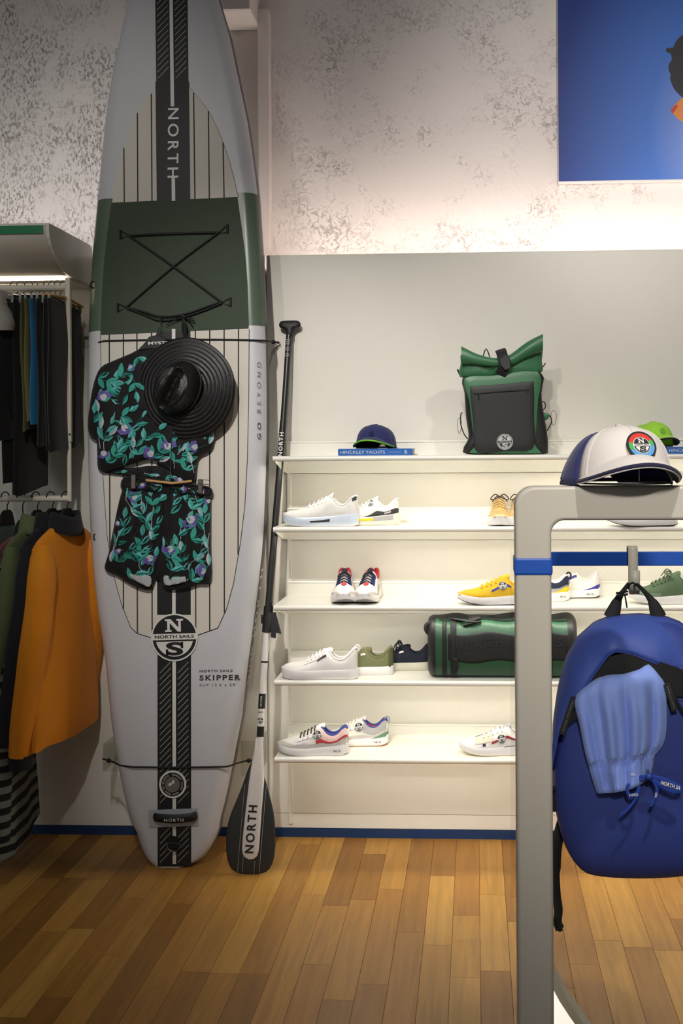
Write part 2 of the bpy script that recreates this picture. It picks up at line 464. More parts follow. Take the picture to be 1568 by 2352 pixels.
while x < 1.35:
    y = 0.0 + random.uniform(0, 0.35)
    while y > -2.25:
        Lk = random.choice(lens)
        o = bpy.data.objects.new('plank', plank_me[Lk]); COL.objects.link(o); o.parent = floor
        o.location = (x, y, 0); y -= Lk; k += 1
    x += PW

# ------------------------------------------------------------------ shelves
m_sled = M_emit('shelf_led', (255, 251, 240), 18.0)
SH_Y0, SH_Y1 = -0.30, -0.005
SHX0 = pw(628, 1400, SH_Y0).x; SHX1 = 1.55
SH_Z = [pw(975, b - 12.5, SH_Y0).z for b in (1058.6, 1223, 1404.5, 1577.5, 1756)]
names = ['topmost cream metal shelf, carrying the cap on a book and the green backpack',
         'second cream metal shelf from the top, with the pale sneakers and gold shoes',
         'middle cream metal shelf with the yellow sneaker and the front-facing pair',
         'cream metal shelf holding the green duffel bag and plain low sneakers',
         'lowest cream metal shelf, just above the floor, with the pink-striped sneaker']
for zi, lab in zip(SH_Z, names):
    t = Thing('wall_shelf', lab, 'shelf', ((SHX0+SHX1)/2, SH_Y1, zi-0.02), 'cream display shelves')
    mb = MB().box((SHX0, SH_Y0+0.004, zi-0.008), (SHX1, SH_Y1, zi))
    t.part('shelf_board', mb, m_shelf, smooth=False)
    mb = MB(); mb.tube([(SHX0, SH_Y0+0.008, zi-0.0095), (SHX1, SH_Y0+0.008, zi-0.0095)], 0.0105, 14)
    t.part('front_edge', mb, m_shelf)
    mb = MB().box((SHX0+0.03, SH_Y0+0.020, zi-0.0145), (SHX1-0.03, SH_Y0+0.032, zi-0.0085)); t.part('led_strip', mb, m_sled, smooth=False)
    bx = SHX0+0.003
    mb = MB().box((bx, -0.016, zi-0.072), (SHX1, -0.008, zi+0.056))
    mb.tube([(bx, -0.016, zi+0.056), (SHX1, -0.016, zi+0.056)], 0.004, 8)
    t.part('back_plate', mb, m_shelf)
    mb = MB(); poly = [(SHX0+0.002, SH_Y0+0.03, zi-0.008), (SHX0+0.002, SH_Y1-0.004, zi-0.008), (SHX0+0.002, SH_Y1-0.004, zi-0.072), (SHX0+0.002, -0.12, zi-0.06), (SHX0+0.002, SH_Y0+0.03, zi-0.022)]
    mb.prism(poly, (0.003, 0, 0)); t.part('side_bracket', mb, m_shelf, smooth=False)
up = link_mesh('shelf_upright', MB().box((SHX0+0.002, -0.0075, 0.055), (SHX0+0.018, -0.0005, SH_Z[0]+0.056)), m_shelf, origin=(SHX0, 0, 0.05), smooth=False)
tag(bevel(up, 0.001, 1), 'slim cream upright behind the left ends of the shelves', 'upright')

# ------------------------------------------------------------------ poster
py_ = 0.310
A = pw(1282, 420, py_); zt = pw(1282, -260, py_).z; xr = A.x + 1.05
def poster_mat():
    m = bpy.data.materials.new('printed_sky'); m.use_nodes = True
    nt = m.node_tree; N = nt.nodes; L = nt.links; b = N['Principled BSDF']; b.inputs['Roughness'].default_value = 0.5
    tc = N.new('ShaderNodeTexCoord'); mp = N.new('ShaderNodeMapping')
    c0 = pw(1640, 300, py_); mp.inputs['Location'].default_value = (-c0.x, 0, -c0.z); 
    L.new(tc.outputs['Object'], mp.inputs['Vector'])
    s2 = N.new('ShaderNodeMapping'); s2.inputs['Scale'].default_value = (1.25, 0, 0.75); L.new(mp.outputs[0], s2.inputs['Vector'])
    ln = N.new('ShaderNodeVectorMath'); ln.operation = 'LENGTH'; L.new(s2.outputs[0], ln.inputs[0])
    cr = N.new('ShaderNodeValToRGB'); e = cr.color_ramp.elements
    e[0].position = 0.05; e[0].color = lin((140, 166, 236)); e[1].position = 0.85; e[1].color = lin((20, 50, 128))
    q = cr.color_ramp.elements.new(0.35); q.color = lin((66, 116, 204))
    L.new(ln.outputs['Value'], cr.inputs[0]); L.new(cr.outputs[0], b.inputs['Base Color'])
    return m
t = Thing('wall_poster', 'large blue sky poster with a rider, high on the right of the plaster wall', 'poster', (A.x+0.5, 0.33, A.z))
mb = MB().box((A.x, py_, A.z), (xr, 0.339, zt)); t.part('frame', mb, M('poster_frame', (232, 226, 222), 0.4), smooth=False)
mb = MB(); mb.add([(A.x+0.001, py_-0.001, A.z+0.006), (xr, py_-0.001, A.z+0.006), (xr, py_-0.001, zt), (A.x+0.001, py_-0.001, zt)], [(0,1,2,3)])
o = t.part('print', mb, poster_mat(), smooth=False)
# keep the print's own coordinates in world units for its colour ramp
for v in o.data.vertices: v.co = v.co + t.base
o.location = -t.base
def flat_px(mbx, pts, y, m=0, k=3):
    l = smooth_loop([pw(a, b, y) for a, b in pts], k); mbx.add(l, [tuple(range(len(l)))], m)
mb = MB()
flat_px(mb, [(1552,95),(1568,80),(1600,75),(1640,95),(1650,150),(1640,240),(1600,250),(1568,225),(1548,205),(1538,180),(1540,172),(1535,160),(1536,146),(1542,138),(1540,124),(1529,118),(1532,110),(1545,109)], py_-0.002, 0)
t.part('rider_figure', mb, M('print_dark', (46, 44, 52), 0.5), smooth=False)
mb = MB()
flat_px(mb, [(1541,252),(1552,238),(1572,222),(1600,230),(1620,260),(1600,285),(1568,280),(1552,268)], py_-0.0025, 0)
t.part('rider_sleeve', mb, M('print_orange', (226, 140, 70), 0.5), smooth=False)
mb = MB(); flat_px(mb, [(1541,252),(1550,242),(1556,243),(1549,256),(1543,260)], py_-0.003, 0)
t.part('rider_cuff', mb, M('print_red', (196, 70, 62), 0.5), smooth=False)
# ------------------------------------------------------------------ paddle board leaning on the wall
B0 = pfloor(404, 1993)                                    # foot of the deck face, on the floor
B_lean = math.atan2(-0.165 - B0.y, 3.55)                  # top rests against the wall
BV = Vector((0, math.sin(B_lean), math.cos(B_lean)))      # up along the deck
BU = Vector((1, 0, 0)); BN = BU.cross(BV).normalized()    # BN points at the room
TH = 0.135
def bp(px, py, off=0.0):
    P = B0 + BN*off
    return pplane(px, py, P, BN)
board_T = Thing('paddle_board', 'tall grey and green inflatable paddle board leaning upright against the wall', 'paddle board', B0)
m_deck = M('board_grey_fabric', (205, 205, 208), 0.36, bump=0.15, bscale=700, var=0.03)
m_railg = M('board_green_rail', (92, 108, 90), 0.3, var=0.05)
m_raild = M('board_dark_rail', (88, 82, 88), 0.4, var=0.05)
m_padg = M('green_deck_pad', (60, 72, 56), 0.75, bump=0.3, bscale=260, aniso=(6, 1, 0.25), var=0.10, vscale=30)
m_padc = M('pale_deck_pad', (216, 210, 198), 0.7, bump=0.15, bscale=300, var=0.03)
m_black = M('matt_black', (20, 20, 21), 0.55, var=0.1)
m_groove = M('pad_groove', (44, 46, 42), 0.8)
m_white = M('print_white', (222, 220, 214), 0.5, var=0.02)
m_line = M('print_pale_line', (158, 158, 150), 0.5)
m_hole = M('deep_black', (8, 8, 9), 0.6)

Lp = [(-330,352),(-250,332),(-150,318),(-60,306),(0,298),(60,285),(130,270),(210,255),(320,241),(460,228),(590,216),(700,210),(790,207),(900,205),(1000,206),(1150,209),(1300,217),(1380,226),(1505,246),(1635,258),(1700,267),(1787,282),(1850,297),(1894,309),(1930,321),(1962,336),(1978,354),(1988,378)]
Rp = [(-330,430),(-250,452),(-150,474),(-60,492),(0,505),(60,524),(100,536),(200,557),(300,578),(400,593),(460,600),(600,609),(740,616),(800,619),(900,621),(1000,621),(1100,619),(1250,613),(1350,602),(1430,592),(1500,582),(1640,566),(1720,551),(1787,538),(1850,524),(1894,511),(1930,498),(1962,481),(1978,462),(1988,436)]
rows = [-330,-290,-240,-180,-120,-60,0,50,100,150,200,250,300,360,420,461.5,462.5,520,580,640,700,760.5,761.5,800,860,920,980,1040,1100,1160,1220,1280,1340,1400,1460,1520,1580,1640,1700,1750,1800,1840,1875,1905,1930,1950,1966,1978,1986]
def lerp_tbl(t, x):
    if x <= t[0][0]: return t[0][1]
    if x >= t[-1][0]: return t[-1][1]
    for (a, b), (c, d) in zip(t[:-1], t[1:]):
        if a <= x <= c: return b + (d-b)*(x-a)/(c-a)
RAD = 0.058; NS = 10
def sect(row):
    y = rows[row]
    a = bp(lerp_tbl(Lp, y), y + 6, -TH/2 if y < 1900 else -TH*0.3); b = bp(lerp_tbl(Rp, y) - 1, y - 6, -TH*0.7 if y < 1900 else -TH*0.3)
    a = a + BN*(TH/2 if y < 1900 else TH*0.3); b = b + BN*(TH*0.7 if y < 1900 else TH*0.3)   # on the deck plane
    k = row - (len(rows)-1)
    th = TH; shift = 0.0
    if k > -6: th = TH*(0.55 + 0.45*(-k)/6); shift = 0.0
    d = (b-a); w = d.length; d.normalize()
    r = min(RAD, w*0.24, th*0.46)
    pts = []; c = [(0 + r, -r, 90, 180)]
    def corner(cu, cn, a0, a1):
        for i in range(NS+1):
            an = math.radians(a0 + (a1-a0)*i/NS)
            pts.append((cu + math.cos(an)*r, cn + math.sin(an)*r))
    corner(w-r, -r, 90, 0); corner(w-r, -th+r, 0, -90); corner(r, -th+r, -90, -180); corner(r, -r, 180, 90)
    return [a + d*u + BN*(n) for u, n in pts]
R_ = [sect(i) for i in range(len(rows))]
npt = len(R_[0])
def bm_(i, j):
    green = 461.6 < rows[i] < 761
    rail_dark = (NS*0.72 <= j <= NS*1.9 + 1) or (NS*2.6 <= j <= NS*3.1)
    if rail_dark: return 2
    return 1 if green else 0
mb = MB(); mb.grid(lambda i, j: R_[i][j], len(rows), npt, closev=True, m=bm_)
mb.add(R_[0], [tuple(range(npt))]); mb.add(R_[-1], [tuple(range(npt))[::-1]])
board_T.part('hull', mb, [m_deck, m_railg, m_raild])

def bflat(mbx, pts, off, m=0, th=None):
    l = [bp(a, b) + BN*off for a, b in pts]
    if th: mbx.prism(l[::-1], BN*th, m)
    else: mbx.add(l, [tuple(range(len(l)))], m)
# deck pad, upper arch
up_l = [(258,466),(262,440),(272,385),(285,340),(300,295),(316,260),(332,234),(348,216),(361,206)]
up_r = [(437,203),(446,215),(462,233),(479,256),(498,292),(513,330),(526,368),(537,410),(547,453)]
mb = MB(); bflat(mb, up_l + up_r, 0.0, th=0.003); pad1 = board_T.part('upper_deck_pad', mb, m_padc, smooth=False)
lo = [(231,770),(232,850),(232,960),(234,1050),(239,1130),(246,1230),(262,1325),(279,1387),(300,1440),(314,1454),(346,1464),(398,1468),(455,1458),(500,1442),(520,1398),(536,1340),(552,1245),(562,1160),(568,1050),(571,900),(572,756)]
mb = MB(); bflat(mb, lo, 0.0, th=0.003); pad2 = board_T.part('lower_deck_pad', mb, m_padc, smooth=False)
for L_, par_, r_ in ((lo, pad2, 0.0016), (up_l, pad1, 0.0009), (up_r, pad1, 0.0009)):
    mb = MB(); mb.tube([bp(*a, 0.002) for a in L_], r_, 5); board_T.part('pad_seam', mb, m_groove, par_)
gr = [(257,467),(545,454),(553,510),(562,575),(568,650),(571,754),(231,769),(234,690),(240,600),(248,530)]
mb = MB(); bflat(mb, gr, 0.0, th=0.004); pad3 = board_T.part('green_deck_pad', mb, m_padg, smooth=False)
# dark grooves of the pads (each a separate inlaid strip)
def edge_y(table, x, default):
    for (a, b), (c, d) in zip(table[:-1], table[1:]):
        if min(a, c) <= x <= max(a, c) and a != c: return b + (d-b)*(x-a)/(c-a)
    return default
lowl = [p for p in lo if p[0] <= 398 and p[1] > 900][::1]; lowr = [p for p in lo if p[0] >= 398 and p[1] > 900]
for xt, xb in ((285,286),(316,317),(348,349.5),(445,448),(479,481),(512.5,515)):
    tab = up_l if xt < 400 else up_r
    yt = edge_y(tab, xt, 216); yb = 462 - (xt-400)*0.045
    mb = MB(); bflat(mb, [(xt-1.3,yt),(xt+1.3,yt),(xb+1.3,yb),(xb-1.3,yb)], 0.0032, th=0.0006); board_T.part('groove', mb, m_groove, pad1, smooth=False)
for xt, xb in ((251.5,253),(284,284),(315,316),(348.5,350),(449,450),(482,482),(515,515.5),(548,547)):
    yt = 761 - (xt-400)*0.045; tab = lowl if xt < 400 else lowr
    yb = edge_y(tab, xb, 1460)
    mb = MB(); bflat(mb, [(xt-1.4,yt),(xt+1.4,yt),(xb+1.4,yb),(xb-1.4,yb)], 0.0032, th=0.0006); board_T.part('groove', mb, m_groove, pad2, smooth=False)
# centre band
def cx(y): return 393.5 + 5.5*min(1, max(0, y)/450) + 1.5*max(0, (y-450)/1500)
def band(y0, y1, hw=38.5, off=0.0034, k=8, bendx=0):
    l = [(cx(y0+(y1-y0)*i/k)-hw, y0+(y1-y0)*i/k) for i in range(k+1)]; r = [(cx(y0+(y1-y0)*i/k)+hw, y0+(y1-y0)*i/k) for i in range(k+1)]
    return l + r[::-1]
for a, b, c, d in ((-320, 190, 37, 0.0012), (188, 462, 38.5, 0.0036), (760, 1412, 38.5, 0.0036), (1405, 1990, 38.5, 0.0012)):
    mb = MB(); bflat(mb, band(a, b, c), d); bandp = board_T.part('centre_band', mb, m_black, smooth=False)
for a, b, c in ((-320,245,.0042),(408,462,.0042),(756,1412,.0042),(1512,1762,.0022),(1828,1858,.0022),(1898,1930,.0022),(1955,1984,.0022)):
    mb = MB(); bflat(mb, band(a, b, 4.0), c); board_T.part('centre_stripe', mb, m_white, bandp, smooth=False)
mb = MB()
def hatch(y0, y1, off):
    y = y0
    while y < y1:
        for xa, xb in ((-33, -8), (8, 33)):
            a = (cx(y)+xa, y + 26); b = (cx(y)+xb, y)
            if a[1] < y1 + 8 : bflat(mb, [(a[0], a[1]-1.1), (b[0], b[1]-1.1), (b[0], b[1]+1.1), (a[0], a[1]+1.1)], off)
        y += 14.2
hatch(-300, 175, 0.0022); hatch(1520, 1850, 0.0020); hatch(1898, 1975, 0.0020)
tag(board_T.part('hatch_lines', mb, m_line, bandp, smooth=False), kind='stuff')
# lettering down the band
mb = MB(); text_mb(mb, 'NORTH', bp(397.5, 328, 0.0045), -BV, BU, width=(bp(398,408)-bp(398,248)).length, height=0.044, bold=0.012, spacing=1.35)
board_T.part('lettering', mb, m_white, bandp, smooth=False)
# emblem
mb = MB(); ns_badge(mb, bp(400.5, 1464, 0.0045), BU + BV*0.03, BV - BU*0.03, (bp(454,1464)-bp(400,1464)).length, eps=0.0007)
board_T.part('round_emblem', mb, [m_white, m_black], smooth=False)
mb = MB()
R2 = BU + BV*0.02
text_mb(mb, 'NORTH SAILS', bp(496, 1541, 0.001), R2, BV, width=(bp(534,1541)-bp(458,1541)).length, height=0.0095, bold=0.02, spacing=1.2)
text_mb(mb, 'SKIPPER', bp(505, 1556.5, 0.001), R2, BV, width=(bp(552,1556)-bp(458,1556)).length, height=0.0205, bold=0.03, spacing=1.3)
text_mb(mb, "SUP 12'6 x 29''", bp(502, 1573, 0.001), R2, BV, width=(bp(546,1573)-bp(458,1573)).length, height=0.010, bold=0.0, spacing=1.3)
board_T.part('model_lettering', mb, M('print_dark_grey', (52, 52, 54), 0.5), smooth=False)
mb = MB()
text_mb(mb, 'GO', bp(594.5, 989, 0.001) - BN*0.004, BV, -BU, width=(bp(594,970)-bp(594,1008)).length, height=0.014, bold=0.012, spacing=1.8)
board_T.part('edge_lettering', mb, M('print_dark_grey', (52, 52, 54), 0.5), smooth=False); mb = MB()
text_mb(mb, 'BEYOND', bp(594, 889, 0.001) - BN*0.004, BV, -BU, width=(bp(594,830)-bp(594,947)).length, height=0.014, bold=-0.008, spacing=2.0)
board_T.part('edge_lettering', mb, M('print_grey', (92, 92, 94), 0.5), smooth=False)
# rail lettering on the right side wall
mb = MB()
def railpt(py): 
    i = min(range(len(rows)), key=lambda q: abs(rows[q]-py)); i = max(0, min(len(rows)-2, i if rows[i] <= py else i-1))
    t = (py-rows[i])/(rows[i+1]-rows[i]); j = int(NS*1.05)
    return R_[i][j].lerp(R_[i+1][j], t)
for word, a, b, h in (('NORTH', 1470, 1305, 0.042), ('SKIPPER', 1575, 1485, 0.022)):
    n = len(word)
    for k_, ch in enumerate(word):
        y0 = a + (b-a)*(k_+0.5)/n
        up_ = (railpt(y0-6) - railpt(y0+6)).normalized()
        text_mb(mb, ch, railpt(y0) + Vector((0.0015, -0.0015, 0)), up_, Vector((0, 1, 0)), height=h, bold=0.02)
tag(board_T.part('rail_lettering', mb, m_white, smooth=False), kind='stuff')
# valve
P = bp(397, 1801, 0.002); rv = (bp(428,1801)-bp(397,1801)).length
mb = MB(); mb.disc(P, BN, rv, BV, 32, 0.004, 0); mb.disc(P + BN*0.003, BN, rv*0.86, BV, 32, 0.0015, 1)
mb.disc(P + BN*0.003, BN, rv*0.56, BV, 32, 0.006, 2)
vv = board_T.part('valve', mb, [m_white, m_black, M('valve_steel', (150, 146, 140), 0.3, 0.7)], smooth=False)
mb = MB()
for i, ch in enumerate('EXHAUST VALVE  PUSH DOWN TO RELEASE  '):
    a = 2*PI*i/37; u = (BU*math.sin(a) + BV*math.cos(a))
    text_mb(mb, ch, P + BN*0.0052 + u*rv*0.71, u.cross(BN)*-1, u, height=rv*0.13) if ch != ' ' else None
mb.prism([P + BN*0.0088 + (BU*x + BV*y)*rv for x, y in ((-.3,-.05),(-.1,-.1),(.02,.12),(.16,.1),(.12,.34),(.02,.3),(-.06,.1),(-.2,.14))], BN*0.001)
board_T.part('valve_print', mb, m_white, vv, smooth=False)
# grab handle
mb = MB()
bflat(mb, [(341,1860),(454,1856),(456,1896),(343,1900)], 0.003, th=0.0008)
hp = board_T.part('handle_patch', mb, M('clear_grey_patch', (172, 174, 178), 0.25))
mb = MB(); pts = smooth_path([bp(356,1877,0.006), bp(366,1879,0.022), bp(402,1881,0.030), bp(440,1877,0.022), bp(449,1873,0.006)], 4)
mb.tube(pts, 0.0165, 10, flat=0.55, up=BN)
hd = board_T.part('grab_handle', mb, m_black)
mb = MB(); text_mb(mb, 'NORTH', bp(399,1884,0.047), BU + BV*0.02, BV, width=(bp(421,1884)-bp(377,1884)).length, height=0.0115, bold=0.01, spacing=1.3)
board_T.part('lettering', mb, m_white, hd, smooth=False)
# leash ring
mb = MB(); P = bp(398, 1935, 0.003); mb.disc(P, BN, 0.025, BV, 24, 0.003)
lp_ = board_T.part('leash_patch', mb, m_hole)
mb = MB(); mb.tube(smooth_path([bp(385,1936,0.005), bp(384,1946,0.012), bp(391,1954,0.014), bp(404,1955,0.014), bp(411,1947,0.012), bp(411,1937,0.005), bp(385,1936,0.005)], 3), 0.003, 6)
board_T.part('leash_ring', mb, M('dark_steel', (90, 90, 92), 0.3, 0.8), lp_)
# small rail fittings
for (a, b) in ((218, 655), (225, 1233)):
    mb = MB(); P = bp(a, b, -0.02); mb.disc(P, BN - BU*0.6, 0.008, BV, 16, 0.006)
    mb.tube(smooth_path([P + BV*0.016 + BN*0.004, P + BV*0.008 + BN*0.016 - BU*0.01, P - BV*0.008 + BN*0.016 - BU*0.01, P - BV*0.016 + BN*0.004], 3), 0.003, 6)
    board_T.part('side_ring', mb, m_black if b < 1000 else M('dark_steel', (90,90,92)))
# bungee with D-rings
m_cord = M('black_cord', (18, 18, 19), 0.6, bump=0.5, bscale=900)
rings = {'tl': (276, 538, 296, 541), 'tr': (522, 525, 502, 534), 'bl': (270, 706, 290, 705), 'br': (529, 693, 509, 694)}
for k_, (xa, ya, xb, yb) in rings.items():
    mb = MB(); d = 9
    mb.tube([bp(xa, ya-d, 0.008), bp(xa+ (2 if k_[1]=='l' else -2), ya+d, 0.008), bp(xb, yb, 0.012)], 0.0024, 6, closed=True)
    mb.tube([bp(xa, ya-d-1, 0.008), bp(xa, ya+d+1, 0.008)], 0.0045, 6)
    board_T.part('cord_loop', mb, m_cord)
mb = MB()
def cordpx(pts, r=0.0036, off=0.012): mb.tube(smooth_path([bp(a, b, off) for a, b in pts], 4), r, 6)
cordpx([(296,541),(400,536),(502,534)], 0.0045); cordpx([(296,541),(398,612),(509,694)], off=0.014); cordpx([(502,534),(398,612),(290,705)], off=0.011)
cordpx([(290,705),(330,716),(369,727),(421,722),(470,706),(509,692)]); cordpx([(290,707),(330,722),(369,736),(421,728),(470,712),(509,696)])
board_T.part('bungee_cord', mb, m_cord)
# tie ropes that hold the board to the wall
def rope(name, label, pts, base, knots):
    t = Thing(name, label, 'rope', base)
    mb = MB(); mb.tube(smooth_path(pts, 6), 0.0035, 8); t.part('cord', mb, m_cord)
    for kx in knots:
        mb = MB(); mb.grid(lambda i, j: kx + Vector((math.sin(PI*i/6)*math.cos(2*PI*j/8)*0.010, math.sin(PI*i/6)*math.sin(2*PI*j/8)*0.008, math.cos(PI*i/6)*0.009)), 7, 8, closev=True)
        t.part('knot', mb, m_cord)
    return t
rr = [pw(640,787,-0.02), pw(628,786,-0.05), bp(615,783,-0.06), bp(600,782,-0.008)] + [bp(x, 780 + (400-x)*0.008 + 3*((x-400)/200)**2, 0.006) for x in (570,540,500,450,400,350,300,260,240)] + [bp(225,787,-0.004), bp(211,790,-0.03), bp(205,793,-0.07), pw(203,797,-0.02)]
t = rope('tie_rope', 'thin black cord tied round the board just below its green band', rr, bp(400,780), [pw(628,786,-0.05)])
mb = MB(); mb.tube([pw(637+6*math.cos(a), 788+5*math.sin(a), -0.02) for a in [2*PI*i/12 for i in range(12)]], 0.0012, 5, closed=True); mb.tube([pw(641,788,-0.02), pw(641,788,0.0)], 0.0015, 5); t.part('wall_eyelet', mb, M('steel_wire', (150,150,150), 0.3, 0.8))
rr = [pw(236,1743,-0.22), pw(250,1747,-0.23), bp(262,1751,-0.07), bp(275,1757,-0.018)] + [bp(x, 1762.5 - 2*((x-400)/130)**2, 0.008) for x in (300,330,370,400,430,470,500,520)] + [bp(533,1757,-0.02), bp(545,1753,-0.07), pw(560,1749,-0.21), pw(577,1746,-0.215)]
rope('tie_rope', 'thin black cord tied across the tail of the board above the round valve', rr, bp(400,1762), [pw(250,1747,-0.23), pw(571,1747,-0.21)])
# acrylic wall brackets behind the tail
m_acr = M_clear('clear_acrylic', (244, 245, 242), 0.10)
for lab, pts in (('clear acrylic wall bracket peeping out left of the board tail', [(236,1772),(236,1724),(240,1713),(250,1706),(268,1704),(268,1772)]), ('clear acrylic wall bracket right of the board tail, beside the paddle blade', [(553,1783),(553,1702),(590,1702),(590,1783)])):
    mb = MB(); side = [pw(a, b, -0.20) for a, b in pts]
    mb.prism(side, Vector((0, 0.005, 0)))
    x0_ = pw(pts[0][0] if pts[0][0] < 400 else pts[2][0]-2, 1750, -0.2).x
    mb.box((x0_, -0.197, min(p.z for p in side)), (x0_+0.004, -0.0045, max(p.z for p in side)-0.01))
    o = link_mesh('acrylic_bracket', mb, m_acr, origin=(side[0].x, -0.0045, side[0].z), smooth=False); tag(o, lab, 'bracket')

# ------------------------------------------------------------------ paddle
PB = pfloor(576, 2008); PTOP = pw(665, 745, -0.035)
def pp(px, py, off=0.0):
    """on the plane through the paddle's axis, facing the room"""
    ax = (PTOP-PB).normalized(); n = Vector((1,0,0)).cross(ax).normalized()
    return pplane(px, py, PB, n) + n*off
PAX = (PTOP-PB).normalized(); PN = Vector((1,0,0)).cross(PAX).normalized(); PR = PAX.cross(PN).normalized()*1.0
if PR.x < 0: PR = -PR
pad_T = Thing('paddle', 'black and white adjustable paddle standing on its blade between board and shelves', 'paddle', PB)
m_shaft = M('carbon_black', (40, 40, 40), 0.35, var=0.1)
m_pw = M('paddle_white', (228, 222, 216), 0.35)
def axis(py): return pp(578 + (665-578)*((1990-py)/(1990-745))*1.0, py)
def axpx(py):
    return lerp_tbl([(742,665),(850,658.5),(1000,648),(1100,640.5),(1240,629),(1400,616),(1500,608.5),(1600,602),(1700,597),(1800,590),(2005,576)], py)
def sh(y0, y1, wpx, m, name, par=None, n=6):
    pts = [pp(axpx(y0+(y1-y0)*i/n), y0+(y1-y0)*i/n) for i in range(n+1)]
    r = (pp(axpx(y0)+wpx/2, y0)-pp(axpx(y0), y0)).length
    mb = MB(); mb.tube(pts, r, 16); return pad_T.part(name, mb, m, par)
sh(770, 1400, 13.5, m_shaft, 'upper_shaft')
sh(966, 1395, 15.5, m_shaft, 'outer_sleeve')
low = sh(1440, 1712, 15.5, m_pw, 'lower_shaft')
for y0, y1 in ((1518,1522),(1593,1627),(1668,1692)): sh(y0, y1, 16.3, m_black, 'shaft_band', low)
mb = MB()
def ptext(s, py, h, col, along=True, w=None, bold=0.01, dx=0, off=0.0162):
    up_ = (pp(axpx(py-10), py-10) - pp(axpx(py+10), py+10)).normalized()
    text_mb(mb, s, pp(axpx(py)+dx, py, off), up_ if along else up_.cross(PN)*-1, -PR if along else up_, height=h, width=w, bold=bold, spacing=1.25)
ptext('NORTH', 1022, 0.017, 0, w=(pp(648,995)-pp(648,1050)).length, bold=0.03)
pad_T.part('lettering', mb, m_white, smooth=False)
mb = MB(); ptext('SKIPPER', 1610, 0.007, 0, w=0.04); pad_T.part('band_lettering', mb, m_white, low, smooth=False)
mb = MB(); ptext('220L', 1635, 0.007, 0, along=False, bold=0.02)
ns_badge(mb, pp(axpx(1654), 1654, 0.0135), PR, PAX, 0.0115, 1, 0, words=False); pad_T.part('size_print', mb, [m_black, m_white], low, smooth=False)
mb = MB()
for i in range(9):
    y = 782 + i*4.6
    if i in (3, 6): continue
    up_ = PAX; P = pp(axpx(y), y, 0.0118); w = 0.0075 if i else 0.0085
    mb.add([P - PR*w - up_*0.0022, P + PR*w - up_*0.0022, P + PR*w + up_*0.0022, P - PR*w + up_*0.0022], [(0,1,2,3)])
pad_T.part('warning_print', mb, M('print_faint', (120, 118, 114), 0.5), smooth=False)
# T-grip
mb = MB(); l = [pp(a, b) for a, b in ((641,744),(646,738),(665,736.5),(684,737),(690,743),(689,750),(680,753),(673,760),(671,774),(659,774),(657,762),(650,755),(642,752))]
pillow(mb, resample(smooth_loop(l, 3), 40), sum(l, Vector())/len(l), PN, 0.014, 0.014); pad_T.part('t_grip', mb, m_black)
# lever clamp
mb = MB(); mb.tube([pp(axpx(1392), 1392), pp(axpx(1452), 1452)], 0.0185, 14); mb.tube([pp(604,1412), pp(604,1432)], 0.008, 8)
cl = pad_T.part('lever_clamp', mb, m_black)
mb = MB(); mb.prism([pp(a, b, 0.012) for a, b in ((622,1408),(633,1406),(646,1456),(634,1453),(633,1466),(623,1464))], PN*-0.016); pad_T.part('lever', mb, m_black, cl, smooth=False)
mb = MB()
for b in (1415, 1425): mb.disc(pp(605, b, 0.006), PN, 0.0022, PAX, 10, 0.002)
pad_T.part('screw', mb, M('steel_wire', (150,150,150)), cl)
# blade
bl = [(596,1700),(603,1768),(612,1800),(622,1838),(629,1870),(632,1905),(632,1945),(628,1975),(618,1997),(602,2006),(576,2008.5),(550,2006),(534,1998),(523,1978),(519,1945),(521,1905),(529,1872),(543,1838),(556,1805),(570,1765),(583,1735),(588,1700)]
l = resample(smooth_loop([pp(a, b) for a, b in bl], 3), 72)
mb = MB(); pillow(mb, l, pp(577,1900), PN, 0.010, 0.010, power=2.2); blade = pad_T.part('blade', mb, M('blade_black', (46, 47, 45), 0.45, var=0.08))
spine = [(588,1695),(602,1695),(606,1745),(607,1790),(604,1840),(600,1900),(596,1950),(591,1968),(576,1976),(561,1968),(556,1950),(560,1900),(567,1840),(573,1790),(579,1750),(585,1720)]
mb = MB(); l = resample(smooth_loop([pp(a, b, 0.003) for a, b in spine], 3), 56); pillow(mb, l, pp(584,1850), PN, 0.013, 0.002, power=3.5)
sp = pad_T.part('blade_spine', mb, m_pw)
mb = MB(); text_mb(mb, 'NORTH', pp(578.5,1902,0.0175), (pp(583,1850)-pp(574,1955)).normalized(), -PR, width=(pp(583,1848)-pp(574,1957)).length, height=0.0335, bold=0.018, spacing=1.35)
pad_T.part('lettering', mb, m_black, sp, smooth=False)
for x0_, y0_, x1_, y1_ in ((563,1800,546,2005),(612,1805,596,2005),(560,1960,558,2006),(586,1975,584,2007)):
    mb = MB(); mb.tube([pp(x0_+(x1_-x0_)*i/6, y0_+(y1_-y0_)*i/6, 0.0095 if 0 < i < 6 else 0.006) for i in range(7)], 0.0009, 5); pad_T.part('blade_line', mb, m_line, blade)
